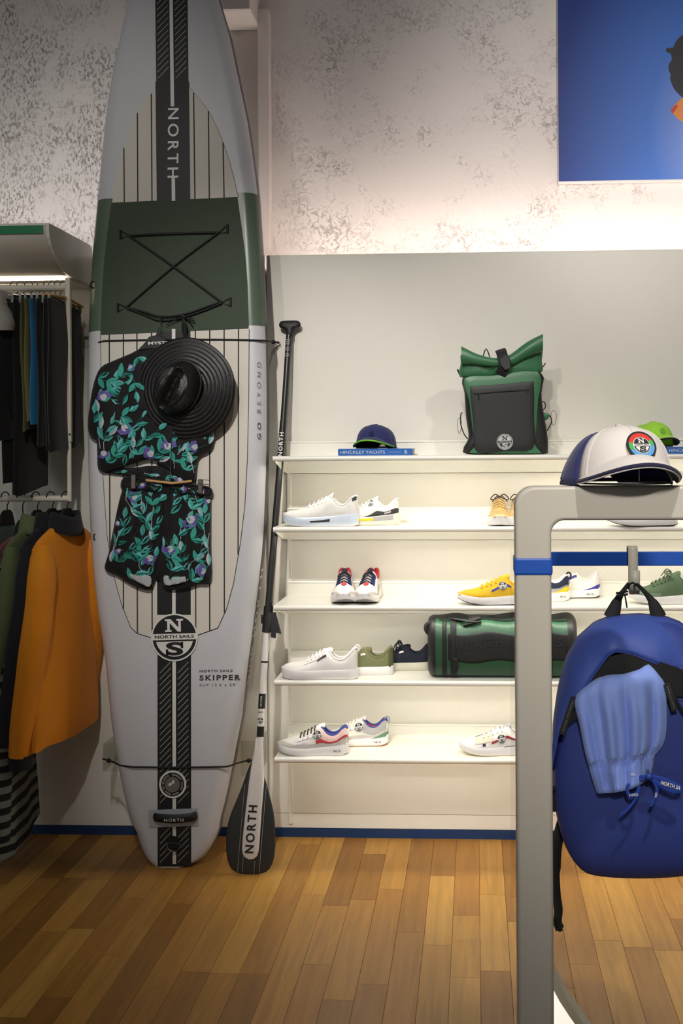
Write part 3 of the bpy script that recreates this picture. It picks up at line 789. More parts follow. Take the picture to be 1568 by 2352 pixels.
# ------------------------------------------------------------------ clothes bay on the left
def px_x(px, py, X):
    d = ray(px, py); t = (X - CAM_LOC.x)/d.x
    return CAM_LOC + d*t
XS = pw(112, 512, -0.45).x
YR = -0.26
prof_px = [(112,512),(112.5,530),(114,545),(118,562),(126,583),(136,603),(149,625),(158,632)]
prof = [px_x(a, b, XS) for a, b in prof_px]
prof = [(p.y, p.z) for p in prof]
zb_ = prof[-1][1]; zt_ = prof[0][1]
prof = [(-0.45, zt_)] + [(max(-0.45, y), z) for y, z in prof[1:]] + [(prof[-1][0]+0.03, zb_-0.002)]
m_can = M('canopy_cream', (222, 217, 204), 0.28, var=0.01)
can_T = Thing('canopy_header', 'cream canopy with a curved underside and a green stripe over the clothes rails', 'canopy', (-2.0, 0.0, zb_))
mb = MB(); n = len(prof)
def shell(i, j):
    x = (-2.6, XS-0.012)[i]; y, z = prof[j]; return Vector((x, y, z))
mb.grid(shell, 2, n)
o = can_T.part('curved_front', mb, m_can); solid(o, 0.008, 1)
mb = MB().box((-2.6, -0.45, zt_-0.010), (XS-0.012, -0.002, zt_)); can_T.part('top_board', mb, m_can, smooth=False)
yb = prof[-1][0]
mb = MB().box((-2.6, yb+0.012, zb_-0.012), (XS-0.012, -0.002, zb_-0.002)); can_T.part('soffit', mb, m_can, smooth=False)
poly = [(XS-0.011, y, z) for y, z in prof] + [(XS-0.011, -0.002, zb_-0.002), (XS-0.011, -0.002, zt_)]
mb = MB(); mb.prism(poly, (0.011, 0, 0)); o = can_T.part('end_panel', mb, m_can, smooth=False)
a = pw(0, 519, -0.451); b = pw(99, 536, -0.451)
mb = MB().box((-2.6, -0.4525, b.z), (b.x, -0.450, a.z)); can_T.part('green_stripe', mb, M('stripe_green', (18, 122, 74), 0.45), smooth=False)
mb = MB().box((-2.6, yb-0.002, zb_-0.012), (XS-0.02, yb+0.010, zb_-0.005)); can_T.part('led_strip', mb, M_emit('led_strip', (255, 240, 222), 7.0), smooth=False)
lamp('canopy_wash', 'AREA', (-1.8, -0.06, zt_+0.02), (-1.8, 0.34, zt_+0.5), 2.0, NEUT, shape='RECTANGLE', size=1.4, size_y=0.03)

m_rail = M('rail_cream', (226, 218, 200), 0.3, var=0.02)
ru = pw(150, 660, YR); rl = pw(150, 1145, YR); xp = pw(158, 900, YR).x
rail_T = Thing('clothes_rail', 'cream tube frame of two clothes rails under the canopy', 'rail', (xp, YR, rl.z))
mb = MB().box((xp-0.0105, YR-0.0105, pw(158,1016,YR).z), (xp+0.0105, YR+0.0105, zb_-0.012)); bevel(rail_T.part('post', mb, m_rail, smooth=False), 0.004, 2)
mb = MB(); mb.tube([(xp, YR, rl.z-0.010), (xp, YR, pw(158,1010,YR).z)], 0.0088, 12); rail_T.part('inner_post', mb, m_rail)
mb = MB(); mb.tube([(-2.6, YR, ru.z), (xp-0.006, YR, ru.z)], 0.0155, 14); rail_T.part('upper_rail', mb, m_rail)
mb = MB(); mb.tube([(-2.6, YR, rl.z), (xp, YR, rl.z)], 0.0125, 14); rail_T.part('lower_rail', mb, m_rail)
mb = MB(); mb.disc(pw(160, 997, YR-0.0105), (0,-1,0), 0.004, (0,0,1), 12, 0.003); rail_T.part('screw', mb, M('steel_wire', (150,150,150)))

m_hook_d = M('hook_black', (34, 32, 32), 0.35, 0.5); m_hook_s = M('hook_steel', (120, 118, 114), 0.3, 0.9)
def hook_pts(x, z, drop, lean=0.01):
    r = 0.021
    pts = [(x - r*0.55, YR + 0.004, z - 0.012)]
    for i in range(9):
        a = PI - PI*i/8*1.02
        pts.append((x + r*math.cos(a)*0.55, YR + r*math.cos(a)*0.55, z + r*math.sin(a)*1.0))
    pts += [(x + r*0.6, YR+0.008, z-0.015), (x + r*0.2 + lean*0.3, YR, z-0.035), (x + lean, YR, z-drop)]
    return smooth_path(pts, 3)
def slab(mb, x, y0, y1, z0, z1, th, rot=0.0, wav=0.006, ph=0.0, taper=1.0, flare=0.0, nz=16, m=0, sag=0.0):
    """flat folded garment hanging in the plane across the rail"""
    ym = (y0+y1)/2; n = 20
    c, s_ = math.cos(rot), math.sin(rot)
    def fn(i, j):
        v = i/(nz-1); a = 2*PI*j/n; z = z1 + (z0-z1)*v
        hw = (y1-y0)/2*(1 + (taper-1)*v); t = th/2*(0.55 + 0.45*min(1, v*4))*(1 + flare*v)
        ly = hw*math.copysign(abs(math.cos(a))**0.6, math.cos(a)); lx = t*math.copysign(abs(math.sin(a))**0.8, math.sin(a))
        lx += wav*v*math.sin(ly*38 + ph) + wav*0.6*math.sin(v*7 + ph)
        zz = z + sag*v*v*math.cos(a) + 0.004*math.sin(a*3 + ph)*v
        return Vector((x + lx*c - ly*s_, ym + lx*s_ + ly*c, zz))
    mb.grid(fn, nz, n, closev=True, m=m)
    o = len(mb.v); mb.add([fn(0, j) for j in range(n)], [tuple(range(n))], m); mb.add([fn(nz-1, j) for j in range(n)], [tuple(range(n))[::-1]], m)

def cloth(name, rgb, rough=0.85, var=0.10): return M(name, rgb, rough, bump=0.25, bscale=500, var=var, vscale=9, sheen=0.15, spec=0.25)
# upper rail, from the post leftwards
upper = [ # hook px, colour, name, label, hem px y (near edge), thickness, y-range, hook kind
 (147, (20,20,21), 'black_trousers', 'black trousers hanging closest to the cream post on the upper rail', 1028, 0.030, (-0.45,-0.055), 's'),
 (134, (22,22,23), 'black_trousers', 'second black trousers from the post on the upper rail', 1022, 0.028, (-0.44,-0.07), 's'),
 (121, (21,21,22), 'black_trousers', 'third black trousers from the post, beside the blue pair', 1015, 0.028, (-0.44,-0.07), 's'),
 (109, (22,120,178), 'blue_trousers', 'bright blue trousers on a clip hanger on the upper rail', 965, 0.024, (-0.45,-0.08), 's'),
 (95, (122,122,66), 'olive_trousers', 'olive green trousers hanging next to the bright blue pair', 955, 0.022, (-0.45,-0.08), 's'),
 (84, (112,112,58), 'olive_trousers', 'olive green trousers hanging beside the black and white garments', 978, 0.020, (-0.44,-0.08), 's'),
 (66, (24,24,25), 'black_jumpsuit', 'long black garment hanging lowest on the upper rail behind the olive trousers', 1128, 0.05, (-0.42,-0.06), 'd'),
 (48, (23,23,24), 'black_jumpsuit', 'long black garment at the left picture edge on the upper rail', 1100, 0.06, (-0.44,-0.06), 'd'),
]
for q, (hx, rgb, nm, lab, hem, th, (y0, y1), hk) in enumerate(upper):
    x = pw(hx, 660, YR).x; zt = pw(hx, 700, YR).z; z0 = pw(hx-40, hem, y0).z
    t = Thing(nm, lab, 'trousers' if 'trousers' in nm else 'garment', (x, YR, z0), 'garments on the upper rail')
    mb = MB(); slab(mb, x, y0, y1, z0, zt, th, rot=math.radians(4), ph=q*1.7, taper=0.92, wav=0.005, sag=0.02)
    t.part('cloth', mb, cloth(nm + str(rgb[0]), rgb))
    h = Thing('clip_hanger', 'hanger of the ' + lab.split(' hanging')[0].split(' on a')[0].replace(' from', ', from') + ' on the upper rail' if False else ('slim hanger carrying the ' + ' '.join(lab.split()[:11])), 'hanger', (x, YR, zt), 'hangers on the upper rail')
    mb = MB(); mb.tube(hook_pts(x, ru.z+0.006, 0.055), 0.0017, 6); h.part('hook', mb, m_hook_s if hk == 's' else m_hook_d)
    mb = MB(); mb.tube([(x+0.01, YR-0.17, zt+0.014), (x+0.01, YR, zt+0.028), (x+0.01, YR+0.17, zt+0.014)], 0.005, 8); h.part('hanger_bar', mb, M('hanger_wood', (196, 152, 92), 0.5) if q < 2 else m_hook_s)
    for yy in (-0.15, 0.15):
        mb = MB().box((x-0.004, YR+yy-0.008, zt-0.016), (x+0.012, YR+yy+0.008, zt+0.020)); bevel(h.part('clip', mb, m_hook_s if q != 1 else M('clip_green', (110,130,110), 0.3, 0.6), smooth=False), 0.003, 1)
# pale blouse at the picture edge
x = pw(33, 660, YR).x; t = Thing('grey_blouse', 'pale grey and white blouse at the left picture edge on the upper rail', 'blouse', (x, YR, pw(5, 760, -0.4).z), 'garments on the upper rail')
mb = MB(); slab(mb, x-0.005, -0.47, -0.05, pw(5,758,-0.45).z, pw(30,684,YR).z, 0.075, rot=math.radians(8), ph=2.2, wav=0.012, taper=1.1, flare=0.3)
t.part('cloth', mb, cloth('blouse_grey', (176,172,166)))
mb = MB(); slab(mb, x-0.005, -0.46, -0.06, pw(5,1010,-0.45).z, pw(5,756,-0.45).z, 0.06, rot=math.radians(8), ph=1.2, wav=0.012)
t.part('dark_skirt', mb, cloth('skirt_dark', (30,30,32)))
mb = MB(); mb.tube(hook_pts(x, ru.z+0.006, 0.05), 0.0018, 6); t.part('hanger_hook', mb, m_hook_d)

# jackets on the lower rail
def stripes_mat():
    m = bpy.data.materials.new('striped_knit'); m.use_nodes = True
    nt = m.node_tree; N = nt.nodes; L = nt.links; b = N['Principled BSDF']; b.inputs['Roughness'].default_value = 0.9
    tc = N.new('ShaderNodeTexCoord'); sp = N.new('ShaderNodeSeparateXYZ'); L.new(tc.outputs['Object'], sp.inputs[0])
    mu = N.new('ShaderNodeMath'); mu.operation = 'MULTIPLY'; mu.inputs[1].default_value = 19.0; L.new(sp.outputs['Z'], mu.inputs[0])
    fr = N.new('ShaderNodeMath'); fr.operation = 'FRACT'; L.new(mu.outputs[0], fr.inputs[0])
    gt = N.new('ShaderNodeMath'); gt.operation = 'GREATER_THAN'; gt.inputs[1].default_value = 0.5; L.new(fr.outputs[0], gt.inputs[0])
    mx = N.new('ShaderNodeMix'); mx.data_type = 'RGBA'; mx.inputs['A'].default_value = lin((22,22,24)); mx.inputs['B'].default_value = lin((120,124,118))
    L.new(gt.outputs[0], mx.inputs['Factor']); L.new(mx.outputs['Result'], b.inputs['Base Color'])
    return m
m_stripe = stripes_mat()
def jacket(hx, rgbm, collarm, cuffm, name, label, rot, shz, hem, width=0.44, sleeve_end=None, th=0.09, cat='jacket', hanger=True, stand=True):
    x = pw(hx, 1145, YR).x; R = math.radians(rot)
    zs = pw(hx-55, shz, YR-0.2).z; z0 = pw(hx+40, hem, YR+0.1).z
    hw = width/2; zneck = zs + 0.075
    t = Thing(name, label, cat, (x, YR, z0), 'jackets and tops on the lower rail')
    c, s_ = math.cos(R), math.sin(R)
    def loc(lx, ly, z): return Vector((x + lx*c - ly*s_*-1, YR - lx*s_*-1*0 + ly*c, z)) if False else Vector((x + lx*c + ly*s_, YR + ly*c - lx*s_, z))
    nz, n = 22, 28
    def body(i, j):
        v = i/(nz-1); a = 2*PI*j/n
        if v < 0.18:
            q = v/0.18; w = 0.055 + (hw-0.055)*q; z = zneck - (zneck-zs)*(q**1.4); tt = 0.03 + (th*0.62-0.03)*q
        else:
            q = (v-0.18)/0.82; w = hw*(1 - 0.06*math.sin(q*PI)) + 0.012*q; z = zs + (z0-zs)*q; tt = th*(0.62 + 0.38*q)*(1 if q < 0.93 else 1-0.25*(q-0.93)/0.07)
        ca, sa = math.cos(a), math.sin(a)
        ly = w*math.copysign(abs(ca)**0.7, ca); lx = tt*0.5*math.copysign(abs(sa)**0.85, sa)
        q = max(0, (v-0.18)/0.82)
        lx += 0.008*q*math.sin(ly*22+rot) + 0.006*math.sin(ly*55)*max(0, q-0.85)*6
        return loc(lx, ly, z + 0.015*q*ca)
    mb = MB(); mb.grid(body, nz, n, closev=True); mb.add([body(nz-1, j) for j in range(n)], [tuple(range(n))[::-1]])
    bd = t.part('body', mb, rgbm)
    se = pw(hx-90, sleeve_end or hem+40, YR-0.22).z
    for sgn in (-1, 1):
        if sgn > 0: se += 0.17
        mb = MB(); k = 14; pts = []; rs = []
        for i in range(k):
            v = i/(k-1)
            pts.append(loc(0.01 - 0.055*v + 0.012*math.sin(v*5), sgn*(hw - 0.045 + 0.03*math.sin(min(1, v*1.5)*PI/2) + 0.02*v), zs + 0.005 + (se-zs)*v))
            rs.append((0.062 - 0.010*v + 0.012*math.sin(v*PI))*(0.55 if i == 0 else (0.85 if i == 1 else 1))*(1 + 0.04*math.sin(v*17)))
        mb.tube(pts, rs, 14, flat=.85 if rot > 12 else .6)
        sl = t.part('sleeve', mb, rgbm)
        if cuffm:
            mb = MB(); e = pts[-1]; mb.tube([e + Vector((0,0,0.004)), e + Vector((0,0,-0.048))], [rs[-1]*0.94, rs[-1]*0.86], 14); t.part('cuff', mb, cuffm, sl)
    if stand:
        mb = MB()
        def col(i, j):
            a = 2*PI*j/20; v = i/4
            return loc(0.048*math.sin(a)*(1.15-0.25*v), 0.085*math.cos(a)*(1.1-0.2*v), zneck - 0.035 + 0.075*v + 0.012*math.cos(a*2))
        mb.grid(col, 5, 20, closev=True); o = t.part('collar', mb, collarm); solid(o, 0.008)
    if hanger:
        h = Thing('black_hanger', 'black hanger holding the ' + ' '.join(label.split()[:9]), 'hanger', (x, YR, zneck), 'black hangers on the lower rail')
        mb = MB(); mb.tube(hook_pts(x, rl.z+0.006, (rl.z+0.006)-(zneck+0.05)), 0.0022, 7); h.part('hook', mb, m_hook_d)
        mb = MB(); l = [loc(0, yy, zz) for yy, zz in ((-0.055, zneck-0.01), (-0.035, zneck+0.05), (-0.02, zneck+0.062), (0.02, zneck+0.062), (0.035, zneck+0.05), (0.055, zneck-0.01))]
        mb.prism(l, loc(0.012, 0, 0)-loc(0, 0, 0)); bevel(h.part('shoulder_piece', mb, m_black, smooth=False), 0.003, 1)
    return t
m_or = cloth('orange_shell', (236, 146, 26), 0.7, 0.07); m_nv = cloth('navy_dark', (38, 39, 46)); m_gr = cloth('sage_green', (108, 122, 82)); m_pk = cloth('dusty_pink', (146, 92, 92)); m_tl = cloth('pale_teal', (120, 138, 124))
m_knit = cloth('black_knit', (34, 34, 36))
jacket(150, m_or, m_knit, m_knit, 'orange_jacket', 'bright orange jacket with dark collar and cuffs, next to the board', 14, 1258, 1672, 0.40, 1745, 0.085)
jacket(116, m_nv, m_knit, None, 'navy_jacket', 'dark navy jacket hanging just behind the orange jacket', 10, 1258, 1640, 0.40, 1720, 0.06)
jacket(82, m_gr, m_gr, m_gr, 'green_jacket', 'sage green jacket between the navy and the pink tops', 10, 1262, 1610, 0.42, 1700, 0.06)
jacket(48, m_pk, m_pk, None, 'pink_sweatshirt', 'dusty pink sweatshirt on the lower rail behind the green jacket', 9, 1285, 1560, 0.42, 1640, 0.06, cat='sweatshirt', stand=False)
jacket(12, m_tl, m_tl, None, 'pale_green_shirt', 'pale green shirt at the left picture edge on the lower rail', 9, 1262, 1560, 0.40, 1640, 0.05, cat='shirt', stand=False)
x = pw(27, 1145, YR).x; z0 = pw(60, 1893, YR+0.12).z; z1 = pw(27, 1300, YR).z
t = Thing('striped_dress', 'long black and grey striped knit dress reaching lowest on the lower rail', 'dress', (x, YR, z0), 'jackets and tops on the lower rail')
mb = MB(); slab(mb, x, YR-0.21, YR+0.19, z0, z1, 0.07, rot=math.radians(5), ph=0.4, wav=0.012, flare=0.5, nz=28, sag=0.03); t.part('skirt', mb, m_stripe)
mb = MB(); mb.tube([pw(10, 1300, YR-0.2), pw(4, 1600, YR-0.2), pw(-2, 1935, YR-0.2)], [0.03, 0.045, 0.04], 12); t.part('sleeve', mb, m_stripe)
# ------------------------------------------------------------------ floral outfit and hat hung on the board
def in_poly(pts, x, y):
    c = False; n = len(pts); j = n-1
    for i in range(n):
        xi, yi = pts[i]; xj_, yj = pts[j]
        if (yi > y) != (yj > y) and x < (xj_-xi)*(y-yi)/(yj-yi)+xi: c = not c
        j = i
    return c
class PxCloth:
    """garment laid over the board: outline in pixels, star-shaped about c; bulges off the deck"""
    def __init__(s, pts, c, base, bulge, fold, power=3.0):
        l = smooth_loop([Vector((a, b, 0)) for a, b in pts], 3); l = resample(l, 96)
        s.poly = [(p.x, p.y) for p in l]; s.c = c; s.base = base; s.bulge = bulge; s.fold = fold; s.power = power
    def sval(s, x, y):
        cx_, cy_ = s.c; dx, dy = x-cx_, y-cy_; best = 1e9; n = len(s.poly)
        for i in range(n):
            x1, y1 = s.poly[i]; x2, y2 = s.poly[(i+1) % n]
            ex, ey = x2-x1, y2-y1; den = dx*ey - dy*ex
            if abs(den) < 1e-9: continue
            t = ((x1-cx_)*ey - (y1-cy_)*ex)/den; u = ((x1-cx_)*dy - (y1-cy_)*dx)/den
            if t > 0 and -1e-6 <= u <= 1+1e-6: best = min(best, t)
        return min(1.0, 1.0/best) if best < 1e9 else 1.0
    def off(s, x, y, sv=None):
        if sv is None: sv = s.sval(x, y)
        return s.base + s.bulge*(1-sv**s.power)**(1/s.power) + s.fold(x, y)*(1-sv**6)
    def mesh(s):
        mb = MB(); rs = [0.06, 0.2, 0.34, 0.48, 0.6, 0.71, 0.8, 0.88, 0.94, 0.98, 1.0]; n = len(s.poly); cx_, cy_ = s.c
        def fn(i, j):
            if i < len(rs):
                r = rs[i]; x, y = s.poly[j]; x, y = cx_+(x-cx_)*r, cy_+(y-cy_)*r; return bp(x, y, s.off(x, y, r))
            r = 0.97; x, y = s.poly[j]; return bp(cx_+(x-cx_)*r, cy_+(y-cy_)*r, s.base-0.012)
        mb.grid(fn, len(rs)+1, n, closev=True)
        mb.add([fn(0, j) for j in range(n)], [tuple(range(n))[::-1]]); mb.add([fn(len(rs), j) for j in range(n)], [tuple(range(n))])
        return mb
m_fl = cloth('floral_black', (20, 20, 21), 0.7)
PRM = [M('print_teal', (52, 158, 142), 0.7), M('print_teal_dark', (26, 108, 98), 0.7), M('print_violet', (98, 88, 160), 0.7), M('print_pale', (190, 190, 198), 0.7), M('print_aqua', (98, 176, 178), 0.7)]
def decals(cl, seeds, rnd, sc=1.0, extra=None):
    mb = MB()
    def put(poly, m, lift):
        if not all(in_poly(cl.poly, x, y) for x, y in poly): return False
        c = (sum(p[0] for p in poly)/len(poly), sum(p[1] for p in poly)/len(poly))
        vs = [bp(x, y, cl.off(x, y)+lift) for x, y in poly] + [bp(c[0], c[1], cl.off(*c)+lift)]
        n = len(poly); mb.add(vs, [(i, (i+1) % n, n) for i in range(n)], m); return True
    def leaf(x, y, ang, L, W, m1, m2):
        ca, sa = math.cos(ang), math.sin(ang)
        prof_ = [(0,0),(0.12,0.5),(0.35,0.95),(0.55,1.0),(0.78,0.62),(1.0,0.0)]
        up_ = [(x + ca*t*L - sa*w*W, y + sa*t*L + ca*w*W) for t, w in prof_]
        dn = [(x + ca*t*L + sa*w*W, y + sa*t*L - ca*w*W) for t, w in prof_]
        put(up_, m1, 0.0018); put(dn[::-1], m2, 0.0018)
    def line(pts, w, m):
        for (x0, y0), (x1, y1) in zip(pts, pts[1:]):
            d = math.hypot(x1-x0, y1-y0) or 1; nx, ny = -(y1-y0)/d*w, (x1-x0)/d*w
            put([(x0+nx, y0+ny), (x1+nx, y1+ny), (x1-nx, y1-ny), (x0-nx, y0-ny)], m, 0.0014)
    def sprig(x, y, ang, n):
        px_, py_ = x, y
        for k in range(n):
            for sg in ((-1, 1) if rnd.random() < 0.7 else (1,)):
                a = ang + sg*rnd.uniform(0.5, 0.95)
                leaf(px_, py_, a, rnd.uniform(24, 34)*sc, rnd.uniform(5.0, 7.2)*sc, 0, rnd.choice([0, 1, 4]))
            ang += rnd.uniform(-0.25, 0.25); nx, ny = px_ + math.cos(ang)*20*sc, py_ + math.sin(ang)*20*sc
            line([(px_, py_), (nx, ny)], 0.7, 1); px_, py_ = nx, ny
        leaf(px_, py_, ang, 27*sc, 6*sc, 0, 4)
    def flower(x, y, r):
        a0 = rnd.uniform(0, 6.28); r *= 1.15
        for k in range(3):
            a = a0 + k*1.25
            pts = [(x + math.cos(a+d)*r*q, y + math.sin(a+d)*r*q*0.9) for d, q in ((-0.7, 0.8), (-0.45, 1.05), (-0.1, 1.15), (0.2, 1.0), (0.5, 1.1), (0.72, 0.8))]
            put([(x, y)] + pts, 2, 0.0022 + k*0.0001)
        x += math.cos(a0)*r*0.15; y += math.sin(a0)*r*0.15
        put([(x + math.cos(2*PI*i/9)*r*0.5*(1+0.2*math.sin(i*4)), y + math.sin(2*PI*i/9)*r*0.5) for i in range(9)], 3, 0.0030)
    for (x, y, ang, n) in seeds['sprig']: sprig(x, y, ang, n)
    for (x, y, r) in seeds['flower']: flower(x, y, r)
    for (x, y, ang) in seeds['pale']:
        leaf(x, y, ang, 30*sc, 6*sc, 3, 4); line([(x, y), (x - math.cos(ang)*18, y - math.sin(ang)*22), (x - math.cos(ang)*22 + 4, y - math.sin(ang)*46)], 0.7, 3)
    return mb
rnd = random.Random(11)
# --- shirt
top_px = [(332,797),(300,812),(262,828),(230,845),(214,885),(204,945),(201,982),(208,1004),(221,1012),(223,1045),(227,1082),(262,1079),(300,1066),(345,1055),(378,1072),(412,1096),(446,1110),(455,1052),(472,1040),(489,1028),(496,992),(510,972),(522,953),(508,900),(470,830),(400,785)]
fold_t = lambda x, y: 0.006*math.sin(x*0.085 + 0.5*math.sin(y*0.02)) + 0.004*math.sin(x*0.19 + y*0.05)
cl_top = PxCloth(top_px, (350, 945), 0.018, 0.040, fold_t)
t = Thing('floral_shirt', 'black short-sleeved shirt with teal leaf print hung on the board', 'shirt', bp(330, 1082, 0.02))
sh_b = t.part('cloth', cl_top.mesh(), m_fl)
sg = {'sprig': [(236,1010,-1.2,2),(232,920,-0.9,2),(226,868,0.3,2),(262,880,-0.7,2),(280,930,-1.9,2),(262,965,-0.3,2),(300,990,-1.1,2),(318,1045,-1.6,2),(246,1062,-0.9,2),(272,1040,-1.2,2),(330,1010,-0.8,2),(350,1050,-0.9,2),(400,1060,-1.0,2),(425,1080,-1.3,2),(318,820,1.2,1),(304,860,1.5,2),(440,1040,-0.6,2),(470,1010,-0.8,1),(372,1040,-1.4,2),(215,970,-1.5,1),(285,1070,-0.8,1),(500,975,-0.8,1)],
      'flower': [(240,912,14),(284,984,14),(236,1040,12),(345,1040,14),(388,1025,15),(448,1025,12),(300,845,8)],
      'pale': [(230,985,-1.4),(250,1000,-0.8),(275,955,1.2),(320,1075,-1.8),(365,1060,-0.4),(410,1040,-0.9),(440,1065,-1.9),(480,1020,-1.2),(226,945,-1.8),(306,1030,-1.6)]}
tag(t.part('leaf_print', decals(cl_top, sg, rnd), PRM, sh_b, smooth=False), kind='stuff')
back_px = [(236,1076),(300,1075),(360,1070),(420,1090),(440,1112),(400,1112),(340,1102),(280,1092),(240,1086)]
cl_b = PxCloth(back_px, (345, 1090), 0.010, 0.012, lambda x, y: 0.003*math.sin(x*0.2)); o = t.part('back_hem', cl_b.mesh(), m_fl)
tag(t.part('leaf_print', decals(cl_b, {'sprig': [(265,1086,0,1),(330,1092,0,1),(380,1098,0.1,1)], 'flower': [(412,1100,9)], 'pale': [(350,1090,0.1)]}, rnd, 0.6), PRM, o, smooth=False), kind='stuff')
# hanger with printed tab
hg = Thing('shirt_hanger', 'black hanger with white lettering behind the straw hat, holding the floral shirt', 'hanger', bp(356, 800, 0.02))
mb = MB(); l = resample(smooth_loop([bp(a, b, 0.030) for a, b in ((318,806),(334,788),(343,775),(360,771),(378,776),(384,786),(420,800),(460,822),(420,812),(380,803),(340,802))], 3), 48)
mb.prism(l[::-1], BN*0.010); bevel(hg.part('hanger_body', mb, m_black, smooth=False), 0.003, 1)
mb = MB(); text_mb(mb, 'MYSTIC', bp(368, 787.5, 0.0425), BU + BV*0.03, BV, height=0.0115, width=(bp(396,787)-bp(341,787)).length, bold=0.03); hg.part('lettering', mb, m_white, smooth=False)
mb = MB(); mb.tube(smooth_path([bp(358,772,0.035), bp(366,752,0.035), bp(369,735,0.028), bp(372,727,0.018), bp(376,735,0.014)], 4), 0.0022, 6); hg.part('hook', mb, m_hook_d)
# --- shorts
legL = [(292,1100),(340,1102),(385,1108),(392,1180),(374,1260),(357,1325),(348,1352),(335,1356),(300,1343),(268,1322),(240,1308),(249,1270),(260,1215),(271,1160),(282,1120)]
legR = [(372,1106),(430,1112),(480,1120),(484,1165),(484,1250),(485,1334),(455,1342),(418,1354),(378,1352),(366,1330),(352,1322),(366,1250),(376,1180)]
fold_s = lambda x, y: 0.0075*math.sin((x + (y-1100)*0.12*(-1 if x < 365 else 0.4))*0.16)*min(1, (y-1090)/70) + 0.003*math.sin(x*0.31)
t = Thing('floral_shorts', 'black shorts with teal leaf and violet flower print clipped below the shirt', 'shorts', bp(362, 1350, 0.02))
for cl_, c_, sd in ((legL, (318, 1215), 0), (legR, (428, 1225), 1)):
    pc = PxCloth(cl_, c_, 0.014, 0.030, fold_s, 3.5); o = t.part('leg', pc.mesh(), m_fl)
    if sd == 0: sg = {'sprig': [(268,1290,-1.0,2),(280,1230,-1.3,2),(300,1170,-1.2,2),(318,1290,-1.5,3),(340,1240,-1.2,2),(352,1180,-1.4,2),(300,1330,-1.0,2),(330,1340,-0.9,1),(262,1250,-0.9,1),(290,1140,-0.8,1),(335,1200,-1.8,2),(365,1150,-1.4,1),(352,1300,-1.3,1),(285,1270,-0.4,2)],
           'flower': [(310,1140,13),(342,1282,14),(270,1200,8),(272,1264,8),(355,1120,9)], 'pale': [(300,1165,0.9),(262,1262,1.9),(348,1210,1.6),(325,1150,1.4),(256,1290,1.7),(330,1318,0.9)]}
    else: sg = {'sprig': [(392,1180,-1.4,2),(410,1230,-1.2,2),(440,1170,-1.1,2),(420,1310,-1.6,3),(452,1290,-1.2,2),(470,1220,-1.4,2),(400,1280,-1.9,2),(388,1330,-1.0,2),(440,1240,-0.6,2),(465,1330,-1.3,2),(470,1160,-1.5,1),(425,1150,-0.8,1),(440,1335,-1.0,1)],
           'flower': [(435,1194,17),(388,1260,14),(466,1310,13),(478,1150,8),(412,1130,8)], 'pale': [(372,1230,1.5),(470,1230,1.4),(455,1160,1.2),(415,1240,1.5),(448,1285,-0.6),(478,1270,1.5),(372,1150,1.2)]}
    tag(t.part('leaf_print', decals(pc, sg, rnd), PRM, o, smooth=False), kind='stuff')
wb = [(284,1096),(330,1097),(380,1104),(430,1111),(482,1118),(484,1140),(430,1138),(380,1136),(330,1130),(280,1126)]
pc = PxCloth(wb, (382, 1118), 0.022, 0.026, lambda x, y: 0.004*math.sin(x*0.75), 4.0); o = t.part('waistband', pc.mesh(), m_fl)
tag(t.part('leaf_print', decals(pc, {'sprig': [(300,1112,0,1),(345,1116,0,1),(400,1122,0.1,1),(440,1126,0.1,1),(372,1118,3.1,1)], 'flower': [(325,1114,8),(420,1124,8),(466,1130,7)], 'pale': [(355,1112,0.2),(450,1126,0.2)]}, rnd, 0.5), PRM, o, smooth=False), kind='stuff')
for l in ([(298,1318),(320,1322),(346,1324),(344,1348),(322,1340),(302,1328)], [(377,1322),(400,1326),(432,1324),(430,1334),(404,1342),(379,1344)]):
    pc = PxCloth(l, (sum(p[0] for p in l)/len(l), sum(p[1] for p in l)/len(l)), 0.040, 0.006, lambda x, y: 0.003*math.sin(x*0.35)); t.part('inner_lining', pc.mesh(), cloth('lining_grey', (178, 182, 184)))
h2 = Thing('shorts_hanger', 'wooden clip hanger holding the floral shorts at the waist', 'hanger', bp(380, 1110, 0.03))
mb = MB(); mb.tube([bp(335,1103,0.062), bp(395,1110,0.064), bp(440,1105,0.062)], 0.0048, 8); h2.part('hanger_bar', mb, M('hanger_wood', (196,152,92)))
for (x, y) in ((308,1107),(461,1118)):
    mb = MB(); mb.prism([bp(x+a, y+b, 0.052) for a, b in ((-5.5,-17),(5.5,-17),(5,16),(-5,16))][::-1], BN*0.012); bevel(h2.part('clip', mb, M('clip_bronze', (112, 100, 88), 0.3, 0.7), smooth=False), 0.002, 1)
mb = MB(); mb.tube([bp(466,1102,0.064), bp(480,1103,0.064), bp(482,1112,0.064), bp(468,1112,0.064)], 0.0012, 5, closed=True); mb.tube([bp(440,1110,0.064), bp(482,1114,0.064)], 0.0012, 5); h2.part('wire', mb, m_hook_s)
mb = MB(); mb.tube([bp(390,1104,0.062), bp(392,1070,0.066), bp(394,1000,0.066), bp(395,900,0.05)], 0.0015, 5); h2.part('hook', mb, m_hook_s)
